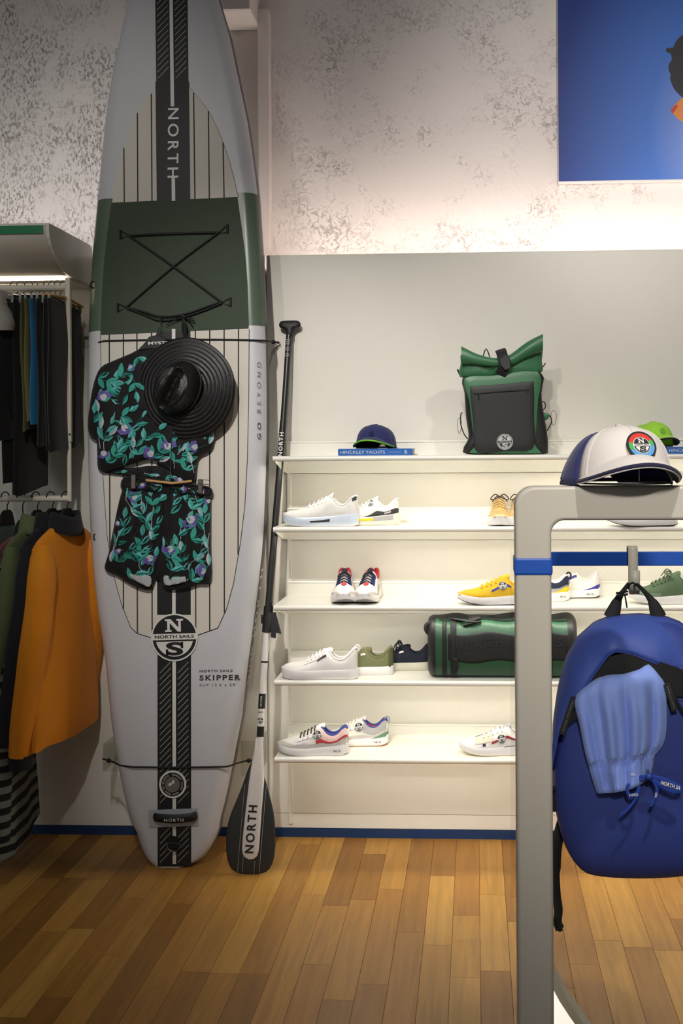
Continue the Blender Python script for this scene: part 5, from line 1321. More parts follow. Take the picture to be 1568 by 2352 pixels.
def cap(label, base, rotz, sc, m_front, m_back, m_brim, m_under, m_edge, m_edge2=None, tiltx=0.0, arch=0.55, brimlen=.068, group=None, mid=None, rz=.042, fa=70, flare=0.0):
    """baseball cap; local +x is forward (brim), z up"""
    o = bpy.data.objects.new('baseball_cap', None); COL.objects.link(o); o.empty_display_size = .05
    o.location = base; o.rotation_euler = (tiltx, 0, rotz); o.scale = (sc, sc, sc)
    tag(o, label, 'cap', group)
    A, Bw, Hh = .098, .083, .100
    def root_z(y): return max(0.0, rz*(1-(y/Bw)**2*.98))
    def dome(az, el, off=0.0):
        ce, se = math.cos(el), math.sin(el)
        f = max(0, math.cos(az))
        x = (A+off)*ce**(.62)*math.cos(az)*(1 + .05*f*se); y = (Bw+off)*ce**(.62)*math.sin(az); z = (Hh+off)*se**(.92) if se > 0 else 0
        z *= 1 - .10*(1-f)*se
        b_ = max(0.0, -math.cos(az)+.35)/1.35*(1-se)**1.5
        x *= 1 + .10*b_; y *= 1 + flare*b_*2.0
        return Vector((x, y, z))
    fr = None
    for nm, a0, a1, mt in (('front_panels', -fa, fa, m_front), ('back_panels', fa, 360-fa, m_back)):
        mb = MB(); na, ne = 22, 14
        def ge(i, j):
            az = math.radians(a0+(a1-a0)*i/(na-1)); e0 = 0.0
            if nm == 'back_panels':
                d = abs(math.degrees(az)-180); e0 = math.radians(max(0, 14-d*1.0))
            else: e0 = math.asin(min(.9, (root_z(Bw*math.sin(az)*1.02)/Hh)**(1/.92)))
            return dome(az, e0 + (PI/2-.001-e0)*j/(ne-1))
        mb.grid(ge, na, ne); q = link_mesh(nm, mb, mt, o, None, angle=60); solid(q, .002)
        if nm == 'front_panels': fr = q
    mb = MB(); mb.disc(dome(0, PI/2-.0001) - Vector((0,0,.003)), (0,0,1), .007, (1,0,0), 14, .004); link_mesh('top_button', mb, m_front, o)
    for az in (0, 60, 120, 180, 240, 300):
        mb = MB(); mb.tube([dome(math.radians(az), math.radians(e), .0006) for e in range(30 if az == 180 else 4, 90, 7)], .0008, 5); link_mesh('panel_seam', mb, m_front if az in (0, 60, 300) else m_back, fr)
    # brim
    nb, nr_ = 26, 9
    def br_(i, j, up=0.0, ext=0.0):
        a = math.radians(-72 + 144*i/(nb-1)); q = j/(nr_-1)
        root = Vector((A*math.cos(a)*.99, Bw*math.sin(a)*.99, .012*math.cos(a)))
        L_ = (brimlen+ext)*max(0, math.cos(a*90/76))**.62
        p = root + Vector((L_*q, math.sin(a)*.006*q, 0))
        yy = p.y/Bw
        p.z = (root_z(min(Bw, abs(root.y)*1.0))*(1 - .30*q*q) + .003) + up
        return p
    mb = MB(); mb.grid(lambda i, j: br_(i, j, .0022), nb, nr_); bq = link_mesh('brim', mb, m_brim, o, None, angle=60)
    mb = MB(); mb.grid(lambda i, j: br_(i, nr_-1-j, -.0022), nb, nr_); link_mesh('brim_underside', mb, m_under, bq, None, angle=60)
    mb = MB(); mb.tube([br_(i, nr_-1, .0, .001) for i in range(nb)], .0034, 8); link_mesh('brim_edge', mb, m_edge, bq)
    if m_edge2:
        mb = MB(); mb.tube([br_(i, nr_-1, -.0036, .0005) for i in range(nb)], .0016, 6); link_mesh('brim_piping', mb, m_edge2, bq)
    mb = MB(); mb.tube([dome(math.radians(160+40*i/8), math.radians(3), -.001) for i in range(9)], .009, 6, flat=.3); link_mesh('back_strap', mb, m_back, o)
    mb = MB(); mb.tube([dome(math.radians(-180+360*i/40), .03, -.004) for i in range(41)], .006, 6, flat=.25); link_mesh('sweatband', mb, mid or m_under, o)
    return o, dome, fr
m_cnavy = cloth('cap_navy', (46, 50, 98)); m_lime = cloth('cap_lime', (168, 226, 72)); m_limee = M('lime_edge', (120, 200, 40), .6); m_cdark = cloth('cap_dark', (28, 30, 44)); m_cwhite = cloth('cap_white', (218, 210, 204), .8, .03); m_under = cloth('cap_under_shade_grey', (112, 106, 98))  # m_under: grey darkened to carry the shade under the white cap's brim
c0 = pw(866, 1033, -.17); o, dm, fr = cap('navy cap with lime brim edge lying on the blue book', (c0.x-.004, -.165, z1+THB+.001), math.radians(-99), .96, m_cnavy, m_cnavy, m_cnavy, m_cdark, m_limee, arch=.62, brimlen=.052)
def cap_patch(dm, fr, az, el, r, mats, badge=True, name='round_patch'):
    P = dm(az, el, .0012); R = (dm(az+.06, el) - dm(az-.06, el)).normalized(); U = (dm(az, el+.06) - dm(az, el-.06)); U = (U - R*U.dot(R)).normalized()
    mb = MB(); N_ = R.cross(U)
    if not badge:
        mb.disc(P, N_, r, U, 24, .0015, 0); ns_badge(mb, P + N_*.001, R, U, r*.9, 0, 1, words=False)
    else:
        mb.disc(P, N_, r, U, 36, .0012, 2)
        for a0, a1, k in ((15, 150, 3), (150, 180, 4), (180, 335, 5), (335, 375, 4)): mb.disc(P + N_*.0006, N_, r*.86, U, 16, .0010, k, math.radians(180-a1), math.radians(180-a0), rin=r*.58)
        ns_badge(mb, P + N_*.0012, R, U, r*.58, 0, 1)
    link_mesh(name, mb, mats, fr, None, smooth=False)
cap_patch(dm, fr, math.radians(3), math.radians(34), .012, [cloth('navy_patch', (36, 40, 82)), cloth('navy_patch2', (30, 34, 74))], False)
c0 = pw(1496, 1026, -.17); o, dm, fr = cap('lime green cap on the top shelf behind the white cap', (c0.x, -.165, z1+THB+.001), math.radians(-70), .98, m_lime, m_lime, m_lime, m_cdark, m_cdark, arch=.6, brimlen=.05)
cap_patch(dm, fr, math.radians(0), math.radians(36), .013, [cloth('lime_patch', (140, 200, 60)), cloth('lime_patch2', (130, 190, 56))], False)

# ------------------------------------------------------------------ green roll-top backpack
yb0 = -0.17
m_bgreen = M('backpack_green', (62, 116, 78), .38, bump=.2, bscale=220, var=.10, vscale=14); m_bblk = M('backpack_black', (31, 31, 30), .5, bump=.25, bscale=500, var=.12); m_web = M('webbing_black', (26, 26, 26), .7, bump=.4, bscale=700)
bagB = pw(1160, 1043, yb0); bag = Thing('rolltop_backpack', 'green and black roll-top backpack standing on the topmost shelf', 'backpack', (bagB.x, yb0, z1))
def bl_(pts, y, n=64): return resample(smooth_loop([pw(a, b, y) for a, b in pts], 3), n)
def lift(l):
    for p in l: p.z = max(p.z, z1+.002)
    return l
body_px = [(1072,1043),(1063,1030),(1076,1005),(1070,960),(1066,900),(1063,868),(1130,862),(1240,855),(1242,905),(1246,940),(1256,1000),(1257,1034),(1248,1043),(1160,1045)]
mb = MB(); pillow(mb, lift(bl_(body_px, yb0)), pw(1160, 950, yb0), (0,-1,0), .055, .06, power=5, edge=.02); bag.part('black_body', mb, m_bblk)
fp = [(1066,868),(1130,862),(1236,853),(1236,920),(1232,980),(1230,1030),(1246,1042),(1160,1043),(1078,1042),(1090,1030),(1083,980),(1076,920)]
mb = MB(); pillow(mb, lift(bl_(fp, yb0-.06)), pw(1158, 950, yb0-.06), (0,-1,0), .022, .01, power=6); bag.part('green_front', mb, m_bgreen)
pk = [(1079,895),(1086,887),(1150,882),(1218,876),(1226,884),(1226,960),(1224,1030),(1160,1036),(1094,1039),(1087,980)]
mb = MB(); pillow(mb, lift(bl_(pk, yb0-.076)), pw(1156, 960, yb0-.076), (0,-1,0), .016, .01, power=7); pkt = bag.part('front_pocket', mb, m_bblk)
mb = MB(); mb.tube(smooth_path([pw(1088,905,yb0-.0925), pw(1155,899,yb0-.094), pw(1216,896,yb0-.0925)], 6), .0022, 6); bag.part('zip', mb, m_hole, pkt)
mb = MB(); mb.box(pw(1212,902,yb0-.094), pw(1209,896,yb0-.090)); mb.tube([pw(1098,905,yb0-.0945), pw(1099,918,yb0-.0945)], .0025, 6); bag.part('zip_pull', mb, m_web, pkt)
mb = MB(); ns_badge(mb, pw(1159,1015,yb0-.0945), (1,0,.015), (0,0,1), (pw(1176,1015,yb0-.09)-pw(1159,1015,yb0-.09)).length, 0, 1, eps=.0008); mb.disc(pw(1159,1015,yb0-.0945), (0,-1,0), (pw(1177.5,1015,yb0-.09)-pw(1159,1015,yb0-.09)).length, (0,0,1), 28, .0004, 1); bag.part('round_emblem', mb, [m_bblk, M('emblem_grey', (196,196,196), .5)], pkt, smooth=False)
# rolled top
neck = [(1060,868),(1058,835),(1060,812),(1100,818),(1150,822),(1200,806),(1243,790),(1244,830),(1240,858),(1150,866)]
def nfold(q, sc): return .010*math.sin(q.x*70 + q.z*30)*(1-sc)
mb = MB(); pillow(mb, bl_(neck, yb0-.02), pw(1150, 842, yb0-.02), (0,-1,0), .042, .045, power=3, fold=nfold); bag.part('neck', mb, m_bgreen)
def roll(i, j):
    u = i/23; a = 2*PI*j/16
    px_ = 1059 + (1246-1059)*u; py_ = interp([(0,816),(.22,828),(.48,833),(.62,826),(.82,803),(1,787)], u)
    r = interp([(0,.034),(.2,.026),(.48,.018),(.7,.026),(1,.032)], u)
    p = pw(px_, py_, yb0-.062); return p + Vector((0, -math.cos(a)*.020*(1+.2*math.sin(u*9)), math.sin(a)*r*(1 + .12*math.sin(a*2+u*6))))
mb = MB(); mb.grid(roll, 24, 16, closev=True); mb.add([roll(0,j) for j in range(16)], [tuple(range(16))]); mb.add([roll(23,j) for j in range(16)], [tuple(range(16))[::-1]]); bag.part('rolled_top', mb, m_bgreen)
mb = MB(); mb.tube(smooth_path([pw(1148,803,yb0-.03), pw(1152,812,yb0-.074), pw(1157,836,yb0-.092), pw(1153,852,yb0-.086), pw(1148,862,yb0-.076)], 5), .021, 8, flat=.09, up=(0,-1,0)); stp = bag.part('closure_strap', mb, m_web)
mb = MB(); mb.prism([pw(a, b, yb0-.096) for a, b in ((1145,826),(1160,814),(1170,820),(1172,846),(1160,851),(1150,840))][::-1], (0,-.008,0)); bevel(bag.part('buckle', mb, M('buckle_black', (44,44,44), .3), stp, smooth=False), .002, 1)
mb = MB(); mb.tube(smooth_path([pw(1106,832,yb0+.02), pw(1116,801,yb0+.01), pw(1128,832,yb0+.02)], 4), .006, 6, flat=.4); bag.part('grab_loop', mb, m_web)
for pts in ([(1057,866),(1051,852),(1050,848),(1056,856)], [(1245,845),(1250,838),(1252,834),(1248,842)]):
    mb = MB(); mb.tube(smooth_path([pw(a, b, yb0) for a, b in pts], 4), .0022, 5); bag.part('side_tab', mb, m_web)
for pts, r in (([(1062,948),(1058,952),(1058,975),(1066,998),(1074,1008)], .0045), ([(1256,990),(1266,970),(1262,955),(1246,950)], .0045), ([(1242,922),(1250,924),(1252,935),(1246,942)], .004)):
    mb = MB(); mb.tube(smooth_path([pw(a, b, yb0+.01) for a, b in pts], 4), r, 6, flat=.5); bag.part('side_strap', mb, m_web)
for c_, r_ in (((1054.5,978),(4.5,18)), ((1271,960),(6,17))):
    mb = MB(); mb.tube([pw(c_[0]+r_[0]*math.cos(a)*(1-.3*math.sin(a)), c_[1]+r_[1]*math.sin(a), yb0) for a in [2*PI*i/20 for i in range(20)]], .0009, 5, closed=True); bag.part('cord_loop', mb, m_drk)
mb = MB(); pillow(mb, bl_([(1236,945),(1250,948),(1262,952),(1255,965),(1240,962)], yb0-.02, 24), pw(1248,955,yb0-.02), (0,-1,0), .012, .01); bag.part('side_pocket', mb, m_bgreen)

# ------------------------------------------------------------------ green duffel on the fourth shelf
z4 = SH_Z[3] + .0005; yd = -.165
m_dg = M('duffel_green', (44, 84, 58), .42, bump=.25, bscale=200, var=.14, vscale=12); m_dk = M('duffel_black', (28, 28, 28), .5, bump=.25, bscale=400, var=.12)
dA = pw(984, 1570, yd); dB = pw(1322, 1570, yd)
duf = Thing('duffel_bag', 'green and black duffel bag lying on the fourth shelf behind the grey post', 'bag', ((dA.x+dB.x)/2, yd, z4))
ztop = pw(1100, 1416, yd-.05).z; hh = (ztop-z4)/2; zc = z4 + hh; Ld = dB.x-dA.x
def dsec(t, a, off=0.0):
    """t 0..1 along the bag, a angle round it"""
    e = min(1, t/.07, (1-t)/.07); k = (1-(1-e)**2.6)**.5 if e < 1 else 1.0
    ca, sa = math.cos(a), math.sin(a); p = .62
    ry = (.115*(.55+.45*k) + off); rz = (hh*(.80+.20*k) + off)
    y_ = ry*math.copysign(abs(ca)**p, ca); z_ = rz*math.copysign(abs(sa)**p, sa)
    z_ += .006*math.sin(t*17+a*2)*k if sa > -.3 else 0
    if sa > .6: z_ -= .014*math.sin(PI*t)**2*(1 if t > .15 else t/.15)*0 + .010*math.exp(-((t-.28)/.07)**2)
    zz = max(zc + z_, z4 + .0005)
    return Vector((dA.x + Ld*t, yd - y_, zz))
nt_, na_ = 60, 40
mb = MB(); mb.grid(lambda i, j: dsec(.5-.5*math.cos(PI*i/(nt_-1)), 2*PI*j/na_), nt_, na_, closev=True, m=lambda i, j: 1 if ((.5-.5*math.cos(PI*(i+.5)/(nt_-1))) < .055 or (.5-.5*math.cos(PI*(i+.5)/(nt_-1))) > .93) or 70 < (360*(j+.5)/na_) < 150 else 0)
mb.add([dsec(0, 2*PI*j/na_) for j in range(na_)], [tuple(range(na_))[::-1]], 1); mb.add([dsec(1, 2*PI*j/na_) for j in range(na_)], [tuple(range(na_))], 1)
db = duf.part('body', mb, [m_dg, m_dk])
def dstrip(name, t0, t1, a0, a1, off, mat, n=14, m2=10, par=None):
    mb = MB(); mb.grid(lambda i, j: dsec(t0+(t1-t0)*i/(n-1), math.radians(a0+(a1-a0)*j/(m2-1)), off), n, m2); o = duf.part(name, mb, mat, par or db); solid(o, .0015); return o
dstrip('side_band', .14, .93, -12, 20, .0022, m_web, 30)
dstrip('zip_panel', .08, .93, 60, 66, .003, m_hole, 30, 4)
for t0 in (.10, .155): dstrip('end_webbing', t0, t0+.030 if t0 < .12 else t0+.040, -70, 62, .0034 if t0 > .12 else .0022, m_web, 4, 16)
dstrip('compression_strap', .172, .205, -30, -6, .008, m_web, 4, 6); dstrip('handle_strap', .80, .83, -70, 40, .004, m_web, 4, 16)
mb = MB()
for k_, ch in enumerate('NORTH SAILS'):
    if ch == ' ': continue
    t = .215 + k_*.066; P = dsec(t, math.radians(4), .0052); text_mb(mb, ch, P, (1,0,0), (0,0,1), height=.034, width=.024, bold=.02)
tag(duf.part('band_lettering', mb, M('lettering_black', (52, 52, 52), .35), smooth=False), kind='stuff')
mb = MB(); mb.tube(smooth_path([dsec(.16, math.radians(70), .004), dsec(.2, math.radians(62), .010), dsec(.28, math.radians(52), .014), dsec(.33, math.radians(46), .012)], 4), .008, 8, flat=.6); duf.part('zip_garage', mb, m_web)
mb = MB(); pillow(mb, [dsec(.27+.09*u, math.radians(58+24*v), .006) for u, v in ((0,0),(.5,-.1),(1,0),(1,.9),(.5,1),(0,.9))], dsec(.315, math.radians(68), .008), (0,-1,.6), .006, .004); duf.part('top_tab', mb, m_web)
mb = MB(); mb.tube([dsec(.24, math.radians(46), .007), dsec(.36, math.radians(46), .009)], .0055, 8); duf.part('zip_pull', mb, m_hole)
P = pw(978, 1443, yd-.06)
mb = MB(); mb.tube(smooth_path([P + Vector((.03,0,-.03)), P + Vector((.004,-.01,-.012)), P + Vector((0,-.012,.012)), P + Vector((.014,-.01,.022)), P + Vector((.035,0,.015))], 4), .008, 8); duf.part('end_handle', mb, m_web)
mb = MB(); mb.tube(smooth_path([dsec(.13, math.radians(84), .001), dsec(.2, math.radians(82), -.006), dsec(.30, math.radians(84), -.002), dsec(.45, math.radians(86), .003)], 4), .010, 8, flat=.35); duf.part('carry_handle', mb, m_web)
# ------------------------------------------------------------------ grey display rack in the foreground
m_rk = M('rack_grey', (194, 187, 173), .42, var=.012); m_rb = M('rack_blue', (26, 82, 176), .42, var=.03)
yr = -2.50                                               # front face of the rack
pl = pw(1185, 1600, yr); pr = pw(1268, 1600, yr); x0, x1 = pl.x, pr.x
ztp = pw(1400, 1117, yr).z; zbt = pw(1400, 1195, yr).z
xe = x0 + 0.92
rack = Thing('display_rack', 'pale grey rounded display rack with blue band in the right foreground', 'rack', (x0+.4, yr+.03, 0))
DP = .062
def arcp(cx_, cz_, r, a0, a1, k=10): return [(cx_ + r*math.cos(math.radians(a0+(a1-a0)*i/k)), cz_ + r*math.sin(math.radians(a0+(a1-a0)*i/k))) for i in range(k+1)]
ro, ri = .034, .024
outer = [(x0, 0.02)] + arcp(x0+ro, ztp-ro, ro, 180, 90) + arcp(xe-ro, ztp-ro, ro, 90, 0) + [(xe, 0.02)]
inner = [(xe-(x1-x0), 0.02)] + arcp(xe-(x1-x0)-ri, zbt-ri, ri, 0, 90) + arcp(x1+ri, zbt-ri, ri, 90, 180) + [(x1, 0.02)]
mb = MB(); n = len(outer)
inn = inner[::-1]
vs = [(x, yr, z) for x, z in outer] + [(x, yr, z) for x, z in inn] + [(x, yr+DP, z) for x, z in outer] + [(x, yr+DP, z) for x, z in inn]
fs = []
for i in range(n-1):
    fs += [(i+1, i, n+i, n+i+1), (2*n+i, 2*n+i+1, 3*n+i+1, 3*n+i), (i, i+1, 2*n+i+1, 2*n+i), (n+i+1, n+i, 3*n+i, 3*n+i+1)]
fs += [(0, 2*n, 3*n, n), (n-1, 2*n-1, 4*n-1, 3*n-1)]
mb.add(vs, fs); fr_ = rack.part('frame', mb, m_rk, angle=30); bevel(fr_, .006, 3, 50)
zb0, zb1 = pw(1225, 1322, yr).z, pw(1225, 1281, yr).z
for xa, xb in ((x0, x1), (xe-(x1-x0), xe)):
    mb = MB().box((xa-.002, yr-.002, zb0), (xb+.002, yr+DP+.002, zb1)); bevel(rack.part('blue_clamp', mb, m_rb, smooth=False), .004, 2)
    mb = MB().box((xa-.01, yr-.10, 0), (xb+.01, yr+.55, .02)); bevel(rack.part('foot', mb, m_rk, smooth=False), .004, 2)
ybar = -1.98
ba, bb_ = pw(1290, 1268, ybar).z, pw(1290, 1300, ybar).z
xbar0 = x0 + .045
mb = MB().box((xbar0, ybar, bb_), (xe, ybar+.012, ba)); bar = bevel(rack.part('blue_bar', mb, m_rb, smooth=False), .0015, 1)
for xa in (xbar0, xe-.012):
    mb = MB(); zc0, zc1 = (zb0+zb1)/2-.010, (zb0+zb1)/2+.010
    mb.box((xa, yr+DP, min(zc0, bb_)), (xa+.010, ybar+.006, max(zc1, bb_+.02))); rack.part('side_arm', mb, m_rb, smooth=False)
mb = MB(); ya = -2.40
l = [pw(a, b, ya) for a, b in ((1172,1262),(1183,1279),(1215,1279),(1215,2060),(1172,2060))]
mb.prism(l, (0, .004, 0)); rack.part('acrylic_sheet', mb, M_clear('rack_acrylic', (250, 250, 248), .06), smooth=False)
# curved base panel behind the post, given its own glow
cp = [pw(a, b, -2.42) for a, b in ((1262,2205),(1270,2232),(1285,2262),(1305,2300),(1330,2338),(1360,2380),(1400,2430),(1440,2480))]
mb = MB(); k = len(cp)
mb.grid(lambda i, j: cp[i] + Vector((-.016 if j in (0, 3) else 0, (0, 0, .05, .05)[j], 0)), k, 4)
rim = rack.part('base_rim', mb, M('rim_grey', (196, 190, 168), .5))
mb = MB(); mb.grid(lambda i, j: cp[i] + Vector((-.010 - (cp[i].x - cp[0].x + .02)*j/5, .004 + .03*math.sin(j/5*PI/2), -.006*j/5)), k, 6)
rack.part('glowing_base_panel', mb, M_emit('glowing_panel', (255, 240, 226), .75), rim)

# ------------------------------------------------------------------ white cap on the beam
c0 = pw(1424, 1115, yr+.02)
o, dm, fr = cap('white cap with a colourful round patch and navy back on the rack beam', (c0.x+.004, yr+.055, ztp+.001), math.radians(-80), 1.05, m_cwhite, m_cnavy, m_cwhite, m_under, cloth('brim_navy', (44, 40, 68)), M('piping_white', (236, 232, 230), .6), arch=.72, brimlen=.050, mid=m_cdark, rz=.046, fa=72, flare=.20)
cap_patch(dm, fr, math.radians(6), math.radians(38), .0255, [m_white, m_ink, M('patch_rim', (34, 26, 38), .8), M('patch_red', (206, 52, 36), .8), M('patch_green', (64, 168, 88), .8), M('patch_blue', (84, 150, 206), .8)], True)

# ------------------------------------------------------------------ hook and blue backpack hanging from the bar
xh = pw(1452, 1280, ybar).x; zh = pw(1452, 1300, ybar).z
hk = Thing('bar_hook', 'cream S-shaped hook over the blue bar, carrying the blue backpack', 'hook', (xh, ybar, zh-.05))
hw_ = .0105; prof_h = [(.018, bb_+.012), (.018, ba+.006), (.013, ba+.013), (-.004, ba+.013), (-.009, ba+.006), (-.009, bb_-.045), (-.014, bb_-.056), (-.026, bb_-.056), (-.034, bb_-.044), (-.034, bb_-.006)]
mb = MB(); q = [(ybar+y_, z_) for y_, z_ in prof_h]
mb.grid(lambda i, j: Vector((xh + (-hw_ if j == 0 else hw_), q[i][0], q[i][1])), len(q), 2); o = hk.part('strap_hook', mb, M('hook_cream', (214, 208, 190), .4)); solid(o, .0035); 
yp = ybar - .075
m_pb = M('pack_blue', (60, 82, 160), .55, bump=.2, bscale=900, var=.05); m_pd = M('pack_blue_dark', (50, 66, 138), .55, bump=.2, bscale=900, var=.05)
def P_(a, b, d=0.0): return pw(a, b, yp - d)
pack = Thing('blue_backpack', 'large blue open backpack hanging from the rack hook', 'backpack', P_(1462, 2003))
CX = 1463
half = [(1463,1414),(1405,1418),(1368,1432),(1332,1465),(1305,1510),(1287,1575),(1276,1650),(1270,1720),(1269,1790),(1274,1850),(1285,1905),(1302,1950),(1322,1980),(1348,1996),(1400,2003),(1463,2005)]
outl = half + [(2*CX-a, b) for a, b in half[::-1][1:-1]]
l = resample(smooth_loop([P_(a, b) for a, b in outl], 3), 96)
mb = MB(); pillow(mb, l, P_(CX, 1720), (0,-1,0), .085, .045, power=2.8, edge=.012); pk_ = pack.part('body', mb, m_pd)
# hood: upper shell with an arched mouth
arch_ = [(1266,1760),(1280,1690),(1300,1650),(1330,1600),(1365,1545),(1395,1505),(1412,1494),(1450,1500),(1500,1520),(1540,1536),(1580,1540),(1620,1570),(1652,1650)]
def hood(i, j):
    u = i/39; v = j/11
    a = lerp_tbl([(k_/(len(arch_)-1), p[0]) for k_, p in enumerate(arch_)], u); b = lerp_tbl([(k_/(len(arch_)-1), p[1]) for k_, p in enumerate(arch_)], u)
    L_ = half[::-1] ; edge = [(1272,1770),(1274,1660),(1285,1580),(1303,1510),(1330,1464),(1367,1431),(1405,1417),(1463,1413),(1521,1417),(1560,1431),(1596,1464),(1624,1510),(1650,1640)]
    ea = lerp_tbl([(k_/(len(edge)-1), p[0]) for k_, p in enumerate(edge)], u); eb = lerp_tbl([(k_/(len(edge)-1), p[1]) for k_, p in enumerate(edge)], u)
    x_, z_ = ea + (a-ea)*v, eb + (b-eb)*v
    return P_(x_, z_, .008 + .095*math.sin(v*PI/2)**.8*(.35+.65*math.sin(u*PI)) + .004*math.sin(u*30)*v)
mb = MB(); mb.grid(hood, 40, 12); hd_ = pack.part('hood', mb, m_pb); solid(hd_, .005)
mb = MB(); mb.tube([hood(i, 11) + Vector((0,-.001,0)) for i in range(40)], .0035, 6); pack.part('hood_hem', mb, m_pb, hd_)
mb = MB(); mb.tube([hood(i, 8) + Vector((0,-.0015,0)) for i in range(6, 38)], .0012, 5); pack.part('hood_seam', mb, m_pd, hd_)
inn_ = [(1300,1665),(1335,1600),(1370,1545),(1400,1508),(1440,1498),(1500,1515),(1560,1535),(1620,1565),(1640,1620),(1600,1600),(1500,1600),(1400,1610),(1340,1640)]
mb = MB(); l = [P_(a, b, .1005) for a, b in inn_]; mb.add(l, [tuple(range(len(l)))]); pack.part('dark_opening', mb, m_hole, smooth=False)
for pts in ([(1404,1418),(1420,1375),(1446,1330),(1450,1322)], [(1512,1418),(1495,1378),(1472,1335),(1464,1322)]):
    P = [P_(a, b, .012) for a, b in pts]; P[-1] = Vector((P[-1].x, ybar-.022, zh-.046)); P[-2] = P[-2].lerp(P[-1], .5)
    mb = MB(); mb.tube(smooth_path(P, 5), [.017,.0165,.015,.013,.011,.008,.0065,.005,.0045,.0042,.004,.004,.004,.004,.004,.004], 8, flat=.4, up=(0,-1,0)); pack.part('haul_strap', mb, m_web)
mb = MB(); mb.tube([P_(1440,1345,.03) , P_(1452,1338,.045), P_(1464,1345,.03)], .002, 5)
Pk = P_(1427, 1362, .016)
for dz in (0, -.006): mb.tube([Pk + Vector((-.012,-.004,dz)), Pk + Vector((0,-.008,dz+.002)), Pk + Vector((.012,-.004,dz+.004))], .0025, 5)
mb.tube([Pk + Vector((.006,-.006,-.004)), Pk + Vector((.010,-.008,-.03))], .0018, 5); pack.part('strap_thread', mb, m_web)
# lower zip line and side fittings
for pts in ([(1274,1812),(1300,1810),(1335,1802),(1368,1785)], [(1500,1762),(1530,1765),(1560,1775),(1600,1790)]):
    mb = MB(); mb.tube(smooth_path([P_(a, b, .03 + .055*min(1, max(0, (a-1270)/110))) for a, b in pts], 5), .0085, 8, flat=.5); pack.part('pocket_zip', mb, m_web)
mb = MB(); mb.tube([P_(1270,1805,.01), P_(1272,1830,.012), P_(1272,1862,.012)], [.006,.008,.008], 8); pack.part('side_buckle', mb, m_web)
def tagstrip(name, p0, p1, w, d, body, flip=1):
    a = P_(*p0, d); b = P_(*p1, d+.006); ax = (b-a).normalized(); side = ax.cross(Vector((0,-1,0))).normalized()*w
    mb = MB(); mb.prism([a-side, a+side, b+side, b-side], (0,-.003,0)); o = pack.part(name, mb, m_web, smooth=False)
    mb = MB(); c_ = (a+b)/2 + Vector((0,-.0045,0)); text_mb(mb, body, c_, ax, ax.cross(Vector((0,1,0))).normalized()*-1, width=(b-a).length*.8, height=w*.6); pack.part('tag_lettering', mb, M('print_faint', (120,118,114)), o, smooth=False)
tagstrip('zip_tag', (1318,1600), (1289,1686), .0062, .100, 'NORTH SAILS'); tagstrip('zip_tag', (1530,1570), (1549,1632), .0062, .110, 'NORTH SAILS')
mb = MB(); mb.tube(smooth_path([P_(1535,1570,.105), P_(1548,1600,.108), P_(1568,1635,.106), P_(1590,1660,.1)], 4), .0035, 6); pack.part('zip_cord', mb, m_web)
mb = MB(); mb.tube(smooth_path([P_(1292,1885,-.03), P_(1280,1930,-.02), P_(1275,1985,-.02), P_(1277,2050,-.02), P_(1282,2090,-.02), P_(1280,2118,-.02), P_(1286,2134,-.02)], 6), [.013]*14 + [.010]*23, 8, flat=.22, up=(.3,-1,0)); pack.part('dangling_strap', mb, m_web)
mb = MB(); mb.tube([P_(1278,2112,-.016), P_(1287,2138,-.016)], .005, 6); pack.part('strap_end', mb, m_hole)
# shorts stuffed into the backpack
m_sh = cloth('shorts_blue', (140, 164, 234), .75, .05); m_drs = M('drawstring_blue', (28, 60, 150), .6)
sht = Thing('blue_shorts', 'light blue shorts with drawstring waist hanging out of the blue backpack', 'shorts', P_(1440, 1818, .1))
def shleg(i, j):
    u = i/47; v = j/27
    lft = interp([(0,1345),(.06,1328),(.15,1322),(.35,1333),(.6,1345),(.8,1358),(.86,1362),(1,1373)], v); rgt = interp([(0,1505),(.08,1522),(.2,1527),(.5,1528),(.68,1520),(.80,1500),(.86,1498),(1,1492)], v)
    tp = interp([(0,1580),(.15,1562),(.35,1552),(.5,1550),(.75,1540),(.9,1528),(1,1548)], u); bt = interp([(0,1822),(.4,1818),(.7,1808),(1,1786)], u)
    a = lft + (rgt-lft)*u; b = tp + (bt-tp)*v
    d = .098 + .040*math.sin(u*PI)**.6 + (.010*math.sin(u*19+1.2*math.sin(v*3)) + .004*math.sin(u*43))*min(1, v*3)*(1 if v < .72 else .6)
    if v > .74: d += .0026*math.sin(u*190) - .008*math.exp(-((v-.76)/.03)**2)
    d -= .02*math.exp(-(v/.06)**2)
    return P_(a, b, d)
mb = MB(); mb.grid(shleg, 160, 28) if False else mb.grid(lambda i, j: shleg(i*47/159, j), 160, 28); o = sht.part('leg', mb, m_sh); solid(o, .003)
mb = MB(); mb.tube([shleg(i*47/40, 20.6) + Vector((0,-.0012,0)) for i in range(41)], .0013, 5); sht.part('waist_seam', mb, M('shorts_seam', (66, 88, 168), .8), o)
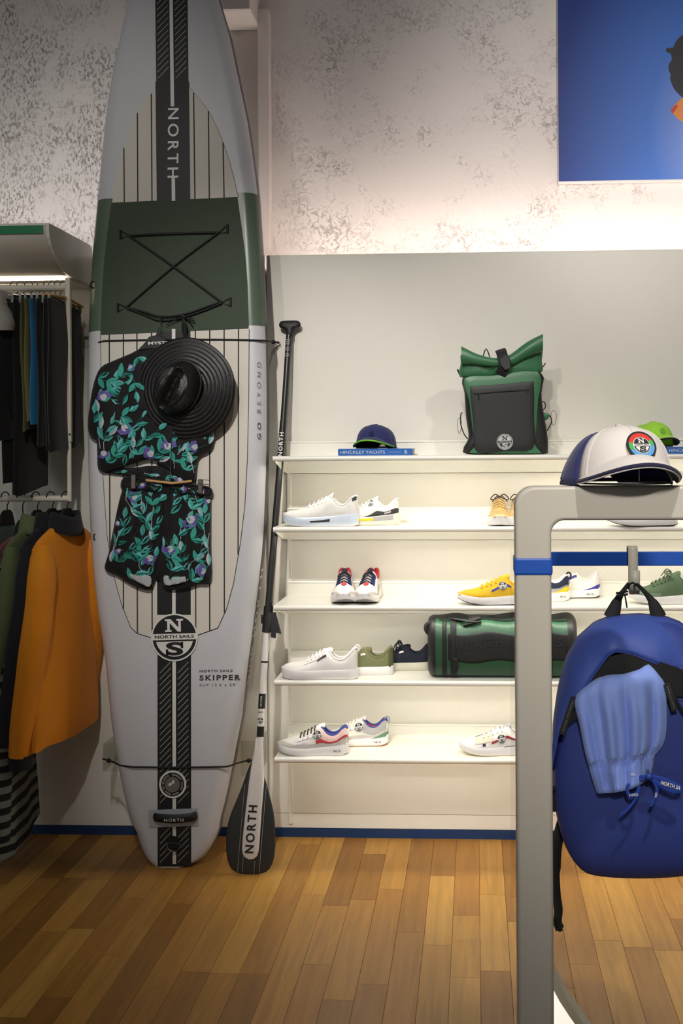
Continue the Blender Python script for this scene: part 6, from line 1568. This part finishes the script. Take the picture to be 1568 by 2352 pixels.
mb = MB(); mb.tube([shleg(i*47/40, 24.2) + Vector((0,-.0012,0)) for i in range(41)], .0013, 5); sht.part('waist_seam', mb, M('shorts_seam', (66, 88, 168)), o)
mb = MB(); mb.tube([shleg(27 + 2.5*math.sin(j/9), j) + Vector((0,-.0012,0)) for j in range(1, 20)], .0010, 5); sht.part('leg_seam', mb, M('shorts_seam', (66, 88, 168)), o)
for c_ in ((1452,1778),(1487,1772)):
    mb = MB(); mb.disc(P_(*c_, .131), (0,-1,0), .0035, (0,0,1), 14, .001, rin=.002); sht.part('eyelet', mb, m_ink, o)
for pts, r in (([(1449,1777),(1465,1785),(1490,1783)], .0042), ([(1490,1783),(1470,1790),(1446,1800),(1440,1815),(1447,1828),(1462,1822),(1468,1805)], .004), ([(1468,1805),(1462,1830),(1445,1855),(1425,1872)], .0030), ([(1490,1783),(1515,1788),(1545,1800),(1562,1812),(1550,1818),(1525,1808),(1498,1790)], .0050), ([(1498,1790),(1508,1810),(1505,1830),(1494,1852)], .0036)):
    mb = MB(); mb.tube(smooth_path([P_(a, b, .138) for a, b in pts], 5), r, 7, flat=.45, up=(0,-1,0)); sht.part('drawstring', mb, m_drs)
mb = MB(); Q = P_(1490, 1784, .141); mb.grid(lambda i, j: Q + Vector((math.sin(PI*i/6)*math.cos(2*PI*j/8)*.008, math.sin(PI*i/6)*math.sin(2*PI*j/8)*.006, math.cos(PI*i/6)*.007)), 7, 8, closev=True); sht.part('drawstring_knot', mb, m_drs)
mb = MB()
text_mb(mb, 'NORTH SA', P_(1540,1804,.1445), (1,0,-.30), (.30,0,1), width=.040, height=.0078, bold=.03)
text_mb(mb, 'HTRO', P_(1455,1826,.1445), (1,0,.10), (-.1,0,1), width=.018, height=.0055, bold=.02)
text_mb(mb, 'NO', P_(1506,1826,.1445), (.2,0,1), (-1,0,.2), width=.010, height=.005, bold=.02)
text_mb(mb, 'IN', P_(1454,1779,.1445), (1,0,-.1), (.1,0,1), width=.008, height=.005, bold=.02)
tag(sht.part('drawstring_lettering', mb, m_white, smooth=False), kind='stuff')
